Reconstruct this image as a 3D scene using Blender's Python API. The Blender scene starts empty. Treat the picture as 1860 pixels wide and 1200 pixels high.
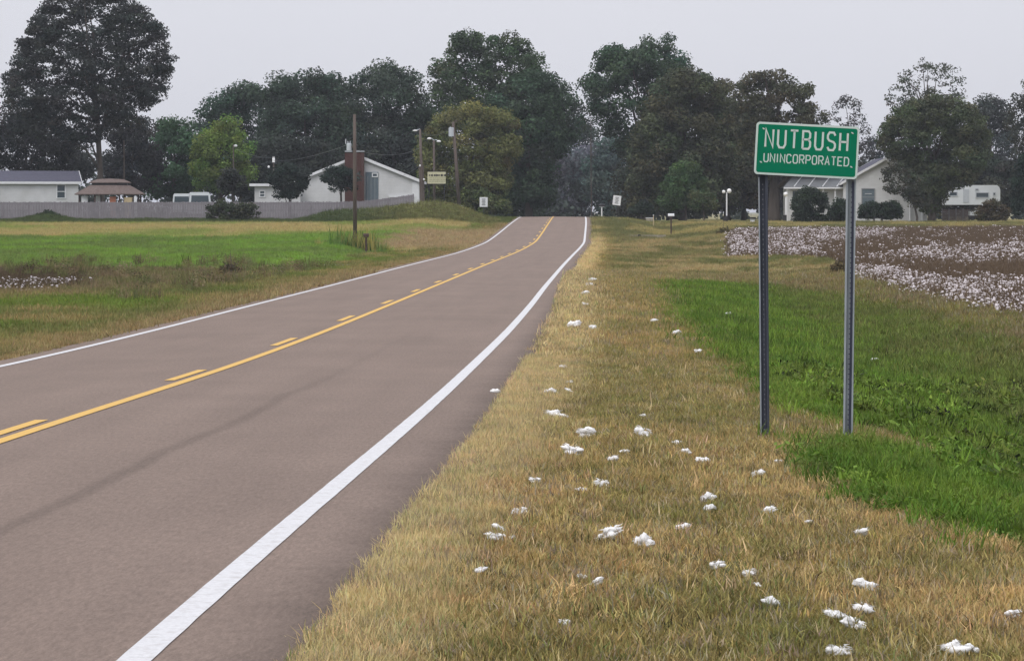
import bpy, math, random
import numpy as np
from mathutils import Vector, Matrix, Euler
random.seed(7)
RNG = np.random.default_rng(11)
HAZE = 0.00016
S = bpy.context.scene
C = S.collection
# ------------------------------------------------------------------ camera
F = 6000.0; HY = 383.0; CX = 930.0; CH = 2.0      # focal length in photo pixels, horizon row, centre column, eye height
cam_d = bpy.data.cameras.new("camera"); cam = bpy.data.objects.new("camera", cam_d); C.objects.link(cam)
cam.location = (0, 0, CH); cam.rotation_euler = (math.radians(90), 0, 0)
cam_d.sensor_width = 36; cam_d.sensor_fit = 'HORIZONTAL'; cam_d.lens = 36*F/1860
cam_d.shift_y = -(600-HY)/1860
cam_d.clip_start = 0.5; cam_d.clip_end = 9000
S.camera = cam
# ------------------------------------------------------------------ light
SUN_EL, SUN_AZ = math.radians(52), math.radians(215)
w = bpy.data.worlds.new("World"); S.world = w; w.use_nodes = True
nt = w.node_tree; nt.nodes.clear()
N = nt.nodes.new; L = nt.links.new
out = N('ShaderNodeOutputWorld'); bg = N('ShaderNodeBackground'); sky = N('ShaderNodeTexSky')
sky.sky_type = 'NISHITA'; sky.sun_disc = False; sky.sun_elevation = SUN_EL; sky.sun_rotation = SUN_AZ
sky.air_density = 1.0; sky.dust_density = 4.0; sky.ozone_density = 1.0
hs = N('ShaderNodeHueSaturation'); hs.inputs['Saturation'].default_value = 0.35; L(sky.outputs[0], hs.inputs['Color'])
# even overcast cloud layer, brighter towards the zenith as a real overcast sky is
tc = N('ShaderNodeTexCoord'); sp = N('ShaderNodeSeparateXYZ'); L(tc.outputs['Generated'], sp.inputs[0])
ramp = N('ShaderNodeMapRange'); ramp.inputs[1].default_value = 0.0; ramp.inputs[2].default_value = 1.0
ramp.inputs[3].default_value = 7.85; ramp.inputs[4].default_value = 15.0; L(sp.outputs['Z'], ramp.inputs[0])
nz = N('ShaderNodeTexNoise'); nz.inputs['Scale'].default_value = 2.5; nz.inputs['Detail'].default_value = 4; L(tc.outputs['Generated'], nz.inputs['Vector'])
nr = N('ShaderNodeMapRange'); nr.inputs[3].default_value = 0.95; nr.inputs[4].default_value = 1.05; L(nz.outputs['Fac'], nr.inputs[0])
mm = N('ShaderNodeMath'); mm.operation = 'MULTIPLY'; L(ramp.outputs[0], mm.inputs[0]); L(nr.outputs[0], mm.inputs[1])
cl = N('ShaderNodeVectorMath'); cl.operation = 'SCALE'; cl.inputs[0].default_value = (0.98, 0.99, 1.075); L(mm.outputs[0], cl.inputs['Scale'])
mx = N('ShaderNodeMix'); mx.data_type = 'RGBA'; mx.inputs[0].default_value = 0.88
L(hs.outputs[0], mx.inputs[6]); L(cl.outputs[0], mx.inputs[7])
L(mx.outputs[2], bg.inputs['Color']); bg.inputs['Strength'].default_value = 0.1; L(bg.outputs[0], out.inputs[0])
sun_d = bpy.data.lights.new("sun", 'SUN'); sun_d.energy = 1.5; sun_d.angle = math.radians(35); sun_d.color = (1.0, 0.965, 0.92)
sun = bpy.data.objects.new("sun", sun_d); C.objects.link(sun)
# sun stands behind the camera and to its left
sd = Vector((-math.sin(math.radians(35))*math.cos(SUN_EL), -math.cos(math.radians(35))*math.cos(SUN_EL), math.sin(SUN_EL)))
sun.rotation_euler = sd.to_track_quat('Z', 'Y').to_euler(); sun.location = (0, -20, 60)
S.view_settings.view_transform = 'Standard'; S.view_settings.look = 'None'
S.view_settings.exposure = 0.0; S.view_settings.gamma = 1.0; S.view_settings.use_curve_mapping = False
S.render.engine = 'CYCLES'
try:
    S.cycles.volume_step_rate = 4; S.cycles.volume_max_steps = 32; S.cycles.max_bounces = 6; S.cycles.volume_bounces = 0
    S.cycles.transparent_max_bounces = 8
except Exception: pass

# ------------------------------------------------------------------ helpers
def tag(o, label=None, cat=None, group=None, kind=None):
    if label: o['label'] = label
    if cat: o['category'] = cat
    if group: o['group'] = group
    if kind: o['kind'] = kind
    return o
def empty(name, loc, label, cat, group=None, rz=0.0):
    o = bpy.data.objects.new(name, None); C.objects.link(o); o.location = loc; o.rotation_euler.z = rz
    o.empty_display_size = 0.2
    return tag(o, label, cat, group)
def at(px, py, Z): return Vector(((px-CX)/F*Z, Z, CH-(py-HY)/F*Z))
def PX(px, Z): return (px-CX)/F*Z
def PZ(py, Z): return CH-(py-HY)/F*Z
class MB:
    def __init__(s): s.v = []; s.f = []; s.uv = None
    def add(s, vs, fs):
        b = len(s.v); s.v += [tuple(v) for v in vs]; s.f += [tuple(b+i for i in f) for f in fs]; return s
    def box(s, c, d, rz=0, m=None):
        x, y, z = d[0]/2, d[1]/2, d[2]/2
        vs = [Vector((a*x, b*y, e*z)) for a in (-1, 1) for b in (-1, 1) for e in (-1, 1)]
        R = m if m is not None else Matrix.Rotation(rz, 3, 'Z')
        vs = [R @ v + Vector(c) for v in vs]
        return s.add(vs, [(0,1,3,2), (4,6,7,5), (0,4,5,1), (2,3,7,6), (0,2,6,4), (1,5,7,3)])
    def tube(s, pts, rs, n=8, cap=True):
        pts = [Vector(p) for p in pts]
        if not hasattr(rs, '__len__'): rs = [rs]*len(pts)
        vs = []; fs = []
        for i, p in enumerate(pts):
            t = (pts[min(i+1, len(pts)-1)]-pts[max(i-1, 0)]).normalized()
            a = t.orthogonal().normalized() if abs(t.z) < .9 else Vector((1, 0, 0)).cross(t).normalized()
            b = t.cross(a)
            for k in range(n):
                an = 2*math.pi*k/n; vs.append(p+(a*math.cos(an)+b*math.sin(an))*rs[i])
        for i in range(len(pts)-1):
            for k in range(n):
                k2 = (k+1) % n; fs.append((i*n+k, i*n+k2, (i+1)*n+k2, (i+1)*n+k))
        if cap: fs.append(tuple(range(n-1, -1, -1))); fs.append(tuple((len(pts)-1)*n+k for k in range(n)))
        return s.add(vs, fs)
    def prism(s, poly, y0, y1):            # polygon in xz, extruded along y
        n = len(poly); vs = [(p[0], y0, p[1]) for p in poly]+[(p[0], y1, p[1]) for p in poly]
        fs = [tuple(range(n)), tuple(range(2*n-1, n-1, -1))]+[(i, i+n, (i+1) % n+n, (i+1) % n) for i in range(n)]
        return s.add(vs, fs)
    def ball(s, c, r, n=10, m=6, sc=(1, 1, 1)):
        vs = [(c[0], c[1], c[2]+r*sc[2])]
        for j in range(1, m):
            for k in range(n):
                a = math.pi*j/m; b = 2*math.pi*k/n
                vs.append((c[0]+r*sc[0]*math.sin(a)*math.cos(b), c[1]+r*sc[1]*math.sin(a)*math.sin(b), c[2]+r*sc[2]*math.cos(a)))
        vs.append((c[0], c[1], c[2]-r*sc[2])); fs = []
        for k in range(n): fs.append((0, 1+k, 1+(k+1) % n)); fs.append((len(vs)-1, 1+(m-2)*n+(k+1) % n, 1+(m-2)*n+k))
        for j in range(m-2):
            for k in range(n): fs.append((1+j*n+k, 1+(j+1)*n+k, 1+(j+1)*n+(k+1) % n, 1+j*n+(k+1) % n))
        return s.add(vs, fs)
    def build(s, name, mat, parent=None, smooth=False, link=True):
        me = bpy.data.meshes.new(name); me.from_pydata(s.v, [], s.f); me.validate(); me.materials.append(mat)
        if smooth: me.polygons.foreach_set('use_smooth', [True]*len(me.polygons))
        o = bpy.data.objects.new(name, me)
        if link: C.objects.link(o)
        if parent: o.parent = parent
        return o
def fast_mesh(name, V, Fq, mat, col=None, parent=None, link=True, smooth=False, colname='tint'):
    me = bpy.data.meshes.new(name); V = np.asarray(V, np.float32); Fq = np.asarray(Fq, np.int32); k = Fq.shape[1]
    me.vertices.add(len(V)); me.vertices.foreach_set('co', V.ravel())
    me.loops.add(Fq.size); me.loops.foreach_set('vertex_index', Fq.ravel())
    me.polygons.add(len(Fq)); me.polygons.foreach_set('loop_start', np.arange(0, Fq.size, k, dtype=np.int32))
    try: me.polygons.foreach_set('loop_total', np.full(len(Fq), k, np.int32))
    except Exception: pass
    if smooth: me.polygons.foreach_set('use_smooth', np.ones(len(Fq), bool))
    me.update(calc_edges=True)
    if col is not None:
        c4 = np.ones((len(V), 4), np.float32); c4[:, :3] = col
        a = me.color_attributes.new(colname, 'FLOAT_COLOR', 'POINT'); a.data.foreach_set('color', c4.ravel())
    me.materials.append(mat); o = bpy.data.objects.new(name, me)
    if link: C.objects.link(o)
    if parent: o.parent = parent
    return o
# ---- value noise
_T = RNG.random((256, 256))
def vnoise(x, y):
    x = np.asarray(x, float); y = np.asarray(y, float)
    xi = np.floor(x).astype(int); yi = np.floor(y).astype(int); fx = x-xi; fy = y-yi
    fx = fx*fx*(3-2*fx); fy = fy*fy*(3-2*fy)
    g = lambda a, b: _T[a % 256, b % 256]
    return (g(xi, yi)*(1-fx)+g(xi+1, yi)*fx)*(1-fy)+(g(xi, yi+1)*(1-fx)+g(xi+1, yi+1)*fx)*fy
def fbm(x, y, o=4):
    s = 0; a = 1; t = 0
    for i in range(o): s = s+a*vnoise(x*2**i+17.3*i, y*2**i+5.1*i); t += a; a *= .55
    return s/t
def sstep(a, b, x): t = np.clip((x-a)/(b-a), 0, 1); return t*t*(3-2*t)
# ------------------------------------------------------------------ materials
def _base(name):
    m = bpy.data.materials.new(name); m.use_nodes = True; t = m.node_tree; b = t.nodes['Principled BSDF']
    b.inputs['Specular IOR Level'].default_value = 0.25
    return m, t, b
def mat(name, col, rough=.75, var=.12, scale=3.0, bump=0.0, metal=0.0, stretch=(1, 1, 1), spec=.25, stain=None, boards=0):
    m, t, b = _base(name); n = t.nodes.new; l = t.links.new
    tc = n('ShaderNodeTexCoord'); mp = n('ShaderNodeMapping'); mp.inputs['Scale'].default_value = stretch
    l(tc.outputs['Object'], mp.inputs[0])
    nz = n('ShaderNodeTexNoise'); nz.inputs['Scale'].default_value = scale; nz.inputs['Detail'].default_value = 6; nz.inputs['Roughness'].default_value = .62
    l(mp.outputs[0], nz.inputs['Vector'])
    mr = n('ShaderNodeMapRange'); mr.inputs[1].default_value = .3; mr.inputs[2].default_value = .7
    mr.inputs[3].default_value = 1-var; mr.inputs[4].default_value = 1+var; l(nz.outputs['Fac'], mr.inputs[0])
    v = n('ShaderNodeVectorMath'); v.operation = 'SCALE'; v.inputs[0].default_value = col[:3]; l(mr.outputs[0], v.inputs['Scale'])
    src = v.outputs[0]
    if stain:
        n2 = n('ShaderNodeTexNoise'); n2.inputs['Scale'].default_value = scale*.35; n2.inputs['Detail'].default_value = 5; l(tc.outputs['Object'], n2.inputs['Vector'])
        r2 = n('ShaderNodeMapRange'); r2.inputs[1].default_value = .5; r2.inputs[2].default_value = .72; r2.inputs[4].default_value = .6; l(n2.outputs['Fac'], r2.inputs[0])
        mi = n('ShaderNodeMix'); mi.data_type = 'RGBA'; mi.inputs[7].default_value = (*stain, 1); l(r2.outputs[0], mi.inputs[0]); l(src, mi.inputs[6]); src = mi.outputs[2]
    if boards:      # darker line at each lap joint of the siding
        sz = n('ShaderNodeSeparateXYZ'); l(tc.outputs['Object'], sz.inputs[0]); md = n('ShaderNodeMath'); md.operation = 'PINGPONG'; md.inputs[1].default_value = boards/2; l(sz.outputs['Z'], md.inputs[0])
        r3 = n('ShaderNodeMapRange'); r3.inputs[1].default_value = 0; r3.inputs[2].default_value = boards*.16; r3.inputs[3].default_value = .86; r3.inputs[4].default_value = 1; l(md.outputs[0], r3.inputs[0])
        v3 = n('ShaderNodeVectorMath'); v3.operation = 'SCALE'; l(src, v3.inputs[0]); l(r3.outputs[0], v3.inputs['Scale']); src = v3.outputs[0]
    l(src, b.inputs['Base Color']); b.inputs['Roughness'].default_value = rough; b.inputs['Metallic'].default_value = metal
    b.inputs['Specular IOR Level'].default_value = spec
    if bump:
        bp = n('ShaderNodeBump'); bp.inputs['Strength'].default_value = bump; bp.inputs['Distance'].default_value = .02
        l(nz.outputs['Fac'], bp.inputs['Height']); l(bp.outputs[0], b.inputs['Normal'])
    return m
def leaf_mat(name, attr_type='GEOMETRY', trans=.25, attr='tint', rough=.7):
    m, t, b = _base(name); n = t.nodes.new; l = t.links.new
    a = n('ShaderNodeAttribute'); a.attribute_type = attr_type; a.attribute_name = attr
    l(a.outputs['Color'], b.inputs['Base Color']); b.inputs['Roughness'].default_value = rough; b.inputs['Specular IOR Level'].default_value = .15
    tr = n('ShaderNodeBsdfTranslucent'); l(a.outputs['Color'], tr.inputs['Color'])
    ms = n('ShaderNodeMixShader'); ms.inputs[0].default_value = trans
    l(b.outputs[0], ms.inputs[1]); l(tr.outputs[0], ms.inputs[2]); l(ms.outputs[0], t.nodes['Material Output'].inputs['Surface'])
    return m
def ground_mat():
    m, t, b = _base('soil_and_grass'); n = t.nodes.new; l = t.links.new
    a = n('ShaderNodeAttribute'); a.attribute_name = 'tint'; tc = n('ShaderNodeTexCoord')
    n1 = n('ShaderNodeTexNoise'); n1.inputs['Scale'].default_value = 9; n1.inputs['Detail'].default_value = 8; n1.inputs['Roughness'].default_value = .7; l(tc.outputs['Object'], n1.inputs['Vector'])
    n2 = n('ShaderNodeTexNoise'); n2.inputs['Scale'].default_value = .6; n2.inputs['Detail'].default_value = 6; l(tc.outputs['Object'], n2.inputs['Vector'])
    r1 = n('ShaderNodeMapRange'); r1.inputs[1].default_value = .25; r1.inputs[2].default_value = .75; r1.inputs[3].default_value = .6; r1.inputs[4].default_value = 1.4; l(n1.outputs['Fac'], r1.inputs[0])
    r2 = n('ShaderNodeMapRange'); r2.inputs[1].default_value = .3; r2.inputs[2].default_value = .7; r2.inputs[3].default_value = .82; r2.inputs[4].default_value = 1.15; l(n2.outputs['Fac'], r2.inputs[0])
    mu = n('ShaderNodeMath'); mu.operation = 'MULTIPLY'; l(r1.outputs[0], mu.inputs[0]); l(r2.outputs[0], mu.inputs[1])
    v = n('ShaderNodeVectorMath'); v.operation = 'SCALE'; l(a.outputs['Color'], v.inputs[0]); l(mu.outputs[0], v.inputs['Scale'])
    l(v.outputs[0], b.inputs['Base Color']); b.inputs['Roughness'].default_value = .95; b.inputs['Specular IOR Level'].default_value = .05
    bp = n('ShaderNodeBump'); bp.inputs['Strength'].default_value = .6; bp.inputs['Distance'].default_value = .04; l(n1.outputs['Fac'], bp.inputs['Height']); l(bp.outputs[0], b.inputs['Normal'])
    return m
def asphalt_mat():
    m, t, b = _base('worn_chip_seal_asphalt'); n = t.nodes.new; l = t.links.new
    uv = n('ShaderNodeUVMap'); uv.uv_map = 'lane'; sp = n('ShaderNodeSeparateXYZ'); l(uv.outputs[0], sp.inputs[0])
    tc = n('ShaderNodeTexCoord')
    def noise(sc, det=6, vec=None, rough=.6):
        k = n('ShaderNodeTexNoise'); k.inputs['Scale'].default_value = sc; k.inputs['Detail'].default_value = det; k.inputs['Roughness'].default_value = rough
        l(vec if vec is not None else tc.outputs['Object'], k.inputs['Vector']); return k.outputs['Fac']
    def mrange(x, a, bb, c, d):
        k = n('ShaderNodeMapRange'); k.inputs[1].default_value = a; k.inputs[2].default_value = bb; k.inputs[3].default_value = c; k.inputs[4].default_value = d; l(x, k.inputs[0]); return k.outputs[0]
    def math_(op, x, y):
        k = n('ShaderNodeMath'); k.operation = op
        for i, q in enumerate((x, y)):
            if isinstance(q, (int, float)): k.inputs[i].default_value = q
            else: l(q, k.inputs[i])
        return k.outputs[0]
    grit = noise(70, 3, rough=.8); mg = n('ShaderNodeMapping'); mg.inputs['Scale'].default_value = (1.0, .16, 1); l(uv.outputs[0], mg.inputs[0]); speck = noise(34, 4, mg.outputs[0], .85)
    mp = n('ShaderNodeMapping'); mp.inputs['Scale'].default_value = (1.0, .06, 1); l(uv.outputs[0], mp.inputs[0])
    streak = noise(1.6, 5, mp.outputs[0])
    blot = noise(.35, 5)
    f = math_('MULTIPLY', mrange(grit, .3, .7, .78, 1.22), mrange(streak, .3, .7, .93, 1.07)); f = math_('MULTIPLY', f, mrange(speck, .32, .68, .76, 1.24))
    f = math_('MULTIPLY', f, mrange(blot, .3, .7, .93, 1.06))
    wob = math_('ADD', sp.outputs['X'], mrange(noise(.25, 2), .3, .7, -.06, .06))
    d1 = math_('ABSOLUTE', math_('SUBTRACT', wob, 1.62), 0)                     # drip line down the near lane
    band = mrange(d1, .03, .11, 1, 0)
    fade = mrange(sp.outputs['Y'], 24, 62, 1, .12)
    patch = mrange(noise(.5, 3, mp.outputs[0]), .35, .6, .45, 1)
    k = math_('MULTIPLY', math_('MULTIPLY', band, fade), patch)
    f = math_('MULTIPLY', f, math_('SUBTRACT', 1, math_('MULTIPLY', k, .26)))
    ed = mrange(math_('ADD', sp.outputs['X'], mrange(noise(1.5, 5), .3, .7, -.15, .15)), 3.6, 4.05, 1, .72)
    f = math_('MULTIPLY', f, ed)
    wp = mrange(math_('ABSOLUTE', math_('SUBTRACT', math_('ABSOLUTE', sp.outputs['X'], 0), .85), 0), .1, .45, 1.03, 1.0)
    f = math_('MULTIPLY', f, wp)
    v = n('ShaderNodeVectorMath'); v.operation = 'SCALE'; v.inputs[0].default_value = (.186, .140, .115); l(f, v.inputs['Scale'])
    l(v.outputs[0], b.inputs['Base Color']); b.inputs['Roughness'].default_value = .88; b.inputs['Specular IOR Level'].default_value = .2
    bp = n('ShaderNodeBump'); bp.inputs['Strength'].default_value = .5; bp.inputs['Distance'].default_value = .006; l(grit, bp.inputs['Height']); l(bp.outputs[0], b.inputs['Normal'])
    return m
M = {}
M['ground'] = ground_mat(); M['asphalt'] = asphalt_mat()
M['white_paint_line'] = mat('white_road_paint', (.56, .56, .57), .7, .12, 45, .2, stain=(.40, .38, .37))
M['yellow_paint_line'] = mat('yellow_road_paint', (.60, .37, .09), .7, .1, 25, .1, stain=(.45, .3, .12))
M['leaf'] = leaf_mat('tree_leaves'); M['blade'] = leaf_mat('grass_blades', 'INSTANCER', .3)
M['bark'] = mat('bark', (.07, .058, .05), .9, .3, 4, .5, stretch=(1, 1, .2))
M['pole_wood'] = mat('weathered_pole_wood', (.10, .08, .07), .9, .25, 5, .3, stretch=(1, 1, .1))
M['white_wall'] = mat('white_clapboard', (.56, .565, .575), .7, .07, 1.5, stain=(.46, .46, .455), boards=.15)
M['white_trim'] = mat('white_trim', (.66, .67, .69), .6, .05, 4)
M['grey_roof'] = mat('grey_shingles', (.085, .085, .115), .9, .2, 5, .3)
M['metal_roof'] = mat('pale_metal_roof', (.17, .18, .19), .6, .15, 3, stain=(.15, .15, .15))
M['brown_roof'] = mat('brown_shingles', (.13, .10, .09), .9, .25, 6, .3)
M['fence_wood'] = mat('weathered_grey_boards', (.205, .19, .205), .9, .22, 2.2, stretch=(6, 1, .6), stain=(.15, .14, .15))
M['fence_brown'] = mat('brown_boards', (.15, .12, .11), .9, .2, 3, stretch=(6, 1, .6))
M['brick'] = mat('dark_red_brick', (.08, .038, .033), .9, .25, 9, .3)
M['mortar'] = mat('mortar', (.085, .06, .052), .9, .15, 9)
M['glass'] = mat('window_glass', (.05, .07, .085), .15, .1, 2, spec=.6)
M['shutter'] = mat('blue_grey_paint', (.115, .15, .175), .7, .12, 3)
M['sign_green'] = mat('green_sign_sheeting', (.0, .15, .078), .55, .06, 6, spec=.12)
M['sign_white'] = mat('white_sign_sheeting', (.50, .58, .55), .5, .05, 8, spec=.3)
M['alu'] = mat('bare_aluminium', (.35, .36, .38), .5, .1, 5, metal=.3)
M['steel_dark'] = mat('dark_blue_steel', (.055, .062, .085), .55, .2, 12, .1, stretch=(1, 1, .3))
M['steel_light'] = mat('galvanised_steel', (.28, .31, .34), .5, .18, 12, .1, stretch=(1, 1, .3))
M['hole'] = mat('punched_holes', (.17, .18, .2), .7, .1, 5)
M['post_shade'] = mat('shadowed_channel', (.03, .034, .055), .7, .15, 5)  # shade in the pale post's channel and holes put into the colour
M['cotton'] = mat('cotton_lint', (.84, .835, .83), .95, .08, 40, .4); M['cotton_field'] = mat('open_bolls', (.70, .65, .67), .95, .2, 30, .3, stain=(.38, .32, .29))
M['light_grey'] = mat('pale_grey_metal', (.45, .48, .52), .6, .08, 6)
M['lamp_white'] = mat('lamp_glass', (.75, .75, .75), .3, .03, 5)
M['cream'] = mat('cream_sign_paint', (.52, .5, .34), .7, .06, 5)
M['black'] = mat('black_paint', (.025, .025, .028), .6, .1, 5)
M['dark_text'] = mat('dark_lettering', (.05, .05, .05), .7, .05, 5)
M['soft_text'] = mat('faded_lettering', (.33, .33, .22), .7, .05, 5)
M['grey_text'] = mat('grey_lettering', (.24, .25, .26), .7, .05, 5)
M['car_white'] = mat('white_car_paint', (.62, .65, .68), .3, .03, 2, spec=.5)
M['tyre'] = mat('tyre_rubber', (.02, .02, .02), .85, .1, 9)
M['orange'] = mat('orange_plastic', (.42, .16, .09), .5, .05, 4)
M['beige'] = mat('beige_plastic', (.45, .36, .22), .6, .05, 4)
M['yellow'] = mat('yellow_plastic', (.5, .33, .05), .5, .05, 4)
M['concrete'] = mat('old_concrete', (.3, .27, .22), .9, .2, 8, .4, stain=(.18, .16, .12))
M['tan_block'] = mat('tan_block', (.2, .15, .07), .9, .3, 14, .5)
M['wood_post'] = mat('brown_post', (.07, .045, .04), .85, .2, 9, stretch=(1, 1, .2))

# ------------------------------------------------------------------ road profile and terrain
YG = np.arange(-60, 4001, 1.0)
def tabf(pts, sig):
    a = np.array(pts, float); v = np.interp(YG, a[:, 0], a[:, 1]); k = np.arange(-int(3*sig), int(3*sig)+1)
    g = np.exp(-.5*(k/sig)**2); g /= g.sum(); p = np.pad(v, len(k)//2, mode='edge'); v = np.convolve(p, g, 'valid')
    return lambda y: np.interp(y, YG, v)
rc = tabf([(-60, -7.4), (14.2, -4.98), (18.75, -4.80), (22.5, -4.64), (28, -4.40), (34, -4.2), (39, -4.06), (45, -3.93), (61, -3.38), (79, -2.84), (98, -2.36), (141, -1.13),
           (182, .10), (222, 1.55), (259, 2.45), (290, 3.2), (322, 3.9), (345, 4.35), (420, 6), (600, 10), (4000, 80)], 5)
rz = tabf([(-60, .15), (14, .08), (22, .06), (28, .04), (34, -.0), (39, -.07), (45, -.16), (61, -.19), (79, -.20), (98, -.25), (141, -.29), (182, -.34), (200, -.27), (222, -.10),
           (240, .13), (259, .42), (290, .93), (322, 1.32), (345, 1.45), (365, 1.2), (400, .0), (440, -2), (520, -4), (800, -3), (4000, -3)], 6)
zR = tabf([(-60, -.2), (40, -.3), (70, -.35), (100, -.3), (150, -.2), (200, -.05), (250, .30), (300, .68), (340, .9), (420, .95), (520, .0), (800, -1), (4000, -1)], 12)
zL = tabf([(-60, -.3), (60, -.5), (100, -.32), (150, -.2), (200, -.05), (250, .4), (300, 1.0), (330, 1.2), (420, 1.2), (520, .0), (800, -1), (4000, -1)], 12)
DR = tabf([(-60, .45), (90, .40), (140, .2), (230, .15), (262, .42), (300, .25), (330, 0), (4000, 0)], 6)
DL = tabf([(-60, .3), (200, .25), (300, 0), (4000, 0)], 8)
AR, AL = 4.05, 3.72
def road_z(d, Y): return rz(Y)-.012*np.abs(d)
def edgeR(Y): return AR-.25*sstep(70, 150, Y)
def edgeL(Y): return AL-.1*sstep(100, 200, Y)
def H(X, Y):
    X = np.asarray(X, float); Y = np.asarray(Y, float); c = rc(Y); d = X-c; r0 = rz(Y)
    bump = 1.15*np.exp(-((X+6.5)/5.2)**2-((Y-322)/30)**2)
    eR = edgeR(Y); eL = edgeL(Y)
    uR = np.maximum(d-eR, 0); uL = np.maximum(-d-eL, 0)
    zv = r0-.075-.03*np.minimum(uR, 3.5); zf = zR(Y)+.06*(fbm(X*.08, Y*.05)-.5)
    zd = np.minimum(r0, zf)-DR(Y); zz = zv+(zd-zv)*sstep(3.2, 6.2, uR); right = zz+(zf-zz)*sstep(6.8, 10.5, uR)
    zvl = r0-.07-.04*np.minimum(uL, 2); zfl = zL(Y)+bump+.06*(fbm(X*.08+9, Y*.05)-.5)
    zdl = np.minimum(r0, zfl)-DL(Y); zz = zvl+(zdl-zvl)*sstep(1.0, 3.5, uL); left = zz+(zfl-zz)*sstep(4.0, 7.5, uL)
    left = np.maximum(left, zvl+(zfl-zvl)*sstep(0, 7.5, uL)*sstep(270, 300, Y))
    z = np.where(d > 0, right, left)
    micro = (fbm(X*2.2, Y*2.2, 3)-.5)*.05*np.clip(np.minimum(uR+uL, 1.), 0, 1)
    return np.where((d < eR) & (d > -eL), r0-.10, z+micro)
def hit(px, py):
    Ys = np.arange(10, 420, .1); X = (px-CX)/F*Ys; zray = CH-(py-HY)/F*Ys
    k = np.nonzero(H(X, Ys) >= zray)[0]
    i = k[0] if len(k) else len(Ys)-1
    return X[i], Ys[i]
def ground_at(px, Z): X = PX(px, Z); return Vector((X, Z, float(H(X, Z))))
def poly_hit(pts): return np.array([hit(*p) for p in pts])
def in_poly(P, X, Y):
    ins = np.zeros(np.shape(X), bool); n = len(P)
    for i in range(n):
        x1, y1 = P[i]; x2, y2 = P[(i+1) % n]
        c = ((y1 > Y) != (y2 > Y)) & (X < (x2-x1)*(Y-y1)/(y2-y1+1e-12)+x1); ins ^= c
    return ins
# regions on the ground, pinned to world positions
P_green = poly_hit([(1185, 512), (1215, 562), (1240, 592), (1290, 636), (1365, 668), (1410, 705), (1445, 745), (1520, 768), (1600, 785), (1690, 815), (1745, 845),
                    (1735, 880), (1640, 850), (1550, 812), (1465, 832), (1485, 860), (1540, 880), (1570, 905), (1650, 935), (1760, 965), (1870, 992), (2050, 1060), (2300, 900), (2100, 700), (1870, 655), (1760, 600), (1650, 562), (1540, 538), (1400, 520), (1300, 517)])
P_cot = poly_hit([(1322, 466), (1400, 466), (1500, 468), (1530, 480), (1560, 512), (1640, 532), (1720, 552), (1790, 566), (1860, 579), (2300, 650), (2300, 417), (1860, 414), (1700, 415), (1560, 416), (1420, 417), (1330, 419), (1322, 435)])
P_cotL = poly_hit([(-200, 492), (40, 490), (120, 492), (170, 500), (165, 512), (140, 522), (60, 530), (-200, 535)])
P_fieldL = poly_hit([(-300, 488), (200, 486), (400, 488), (560, 486), (640, 470), (700, 458), (760, 440), (762, 425), (700, 421), (500, 429), (300, 432), (-300, 428)])
P_bare = poly_hit([(1400, 772), (1460, 768), (1530, 770), (1560, 790), (1480, 792), (1405, 790)])
def rgb(*c): return np.array(c, float)
STRAW = rgb(.575, .455, .235); TAN = rgb(.465, .33, .148); OLIVE = rgb(.23, .205, .065); GREEN = rgb(.155, .24, .034); DGREEN = rgb(.075, .14, .018); BROWN = rgb(.16, .115, .075); DRY = rgb(.42, .30, .13)
def mixc(a, b, t): return a+(b-a)*t[..., None]
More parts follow.
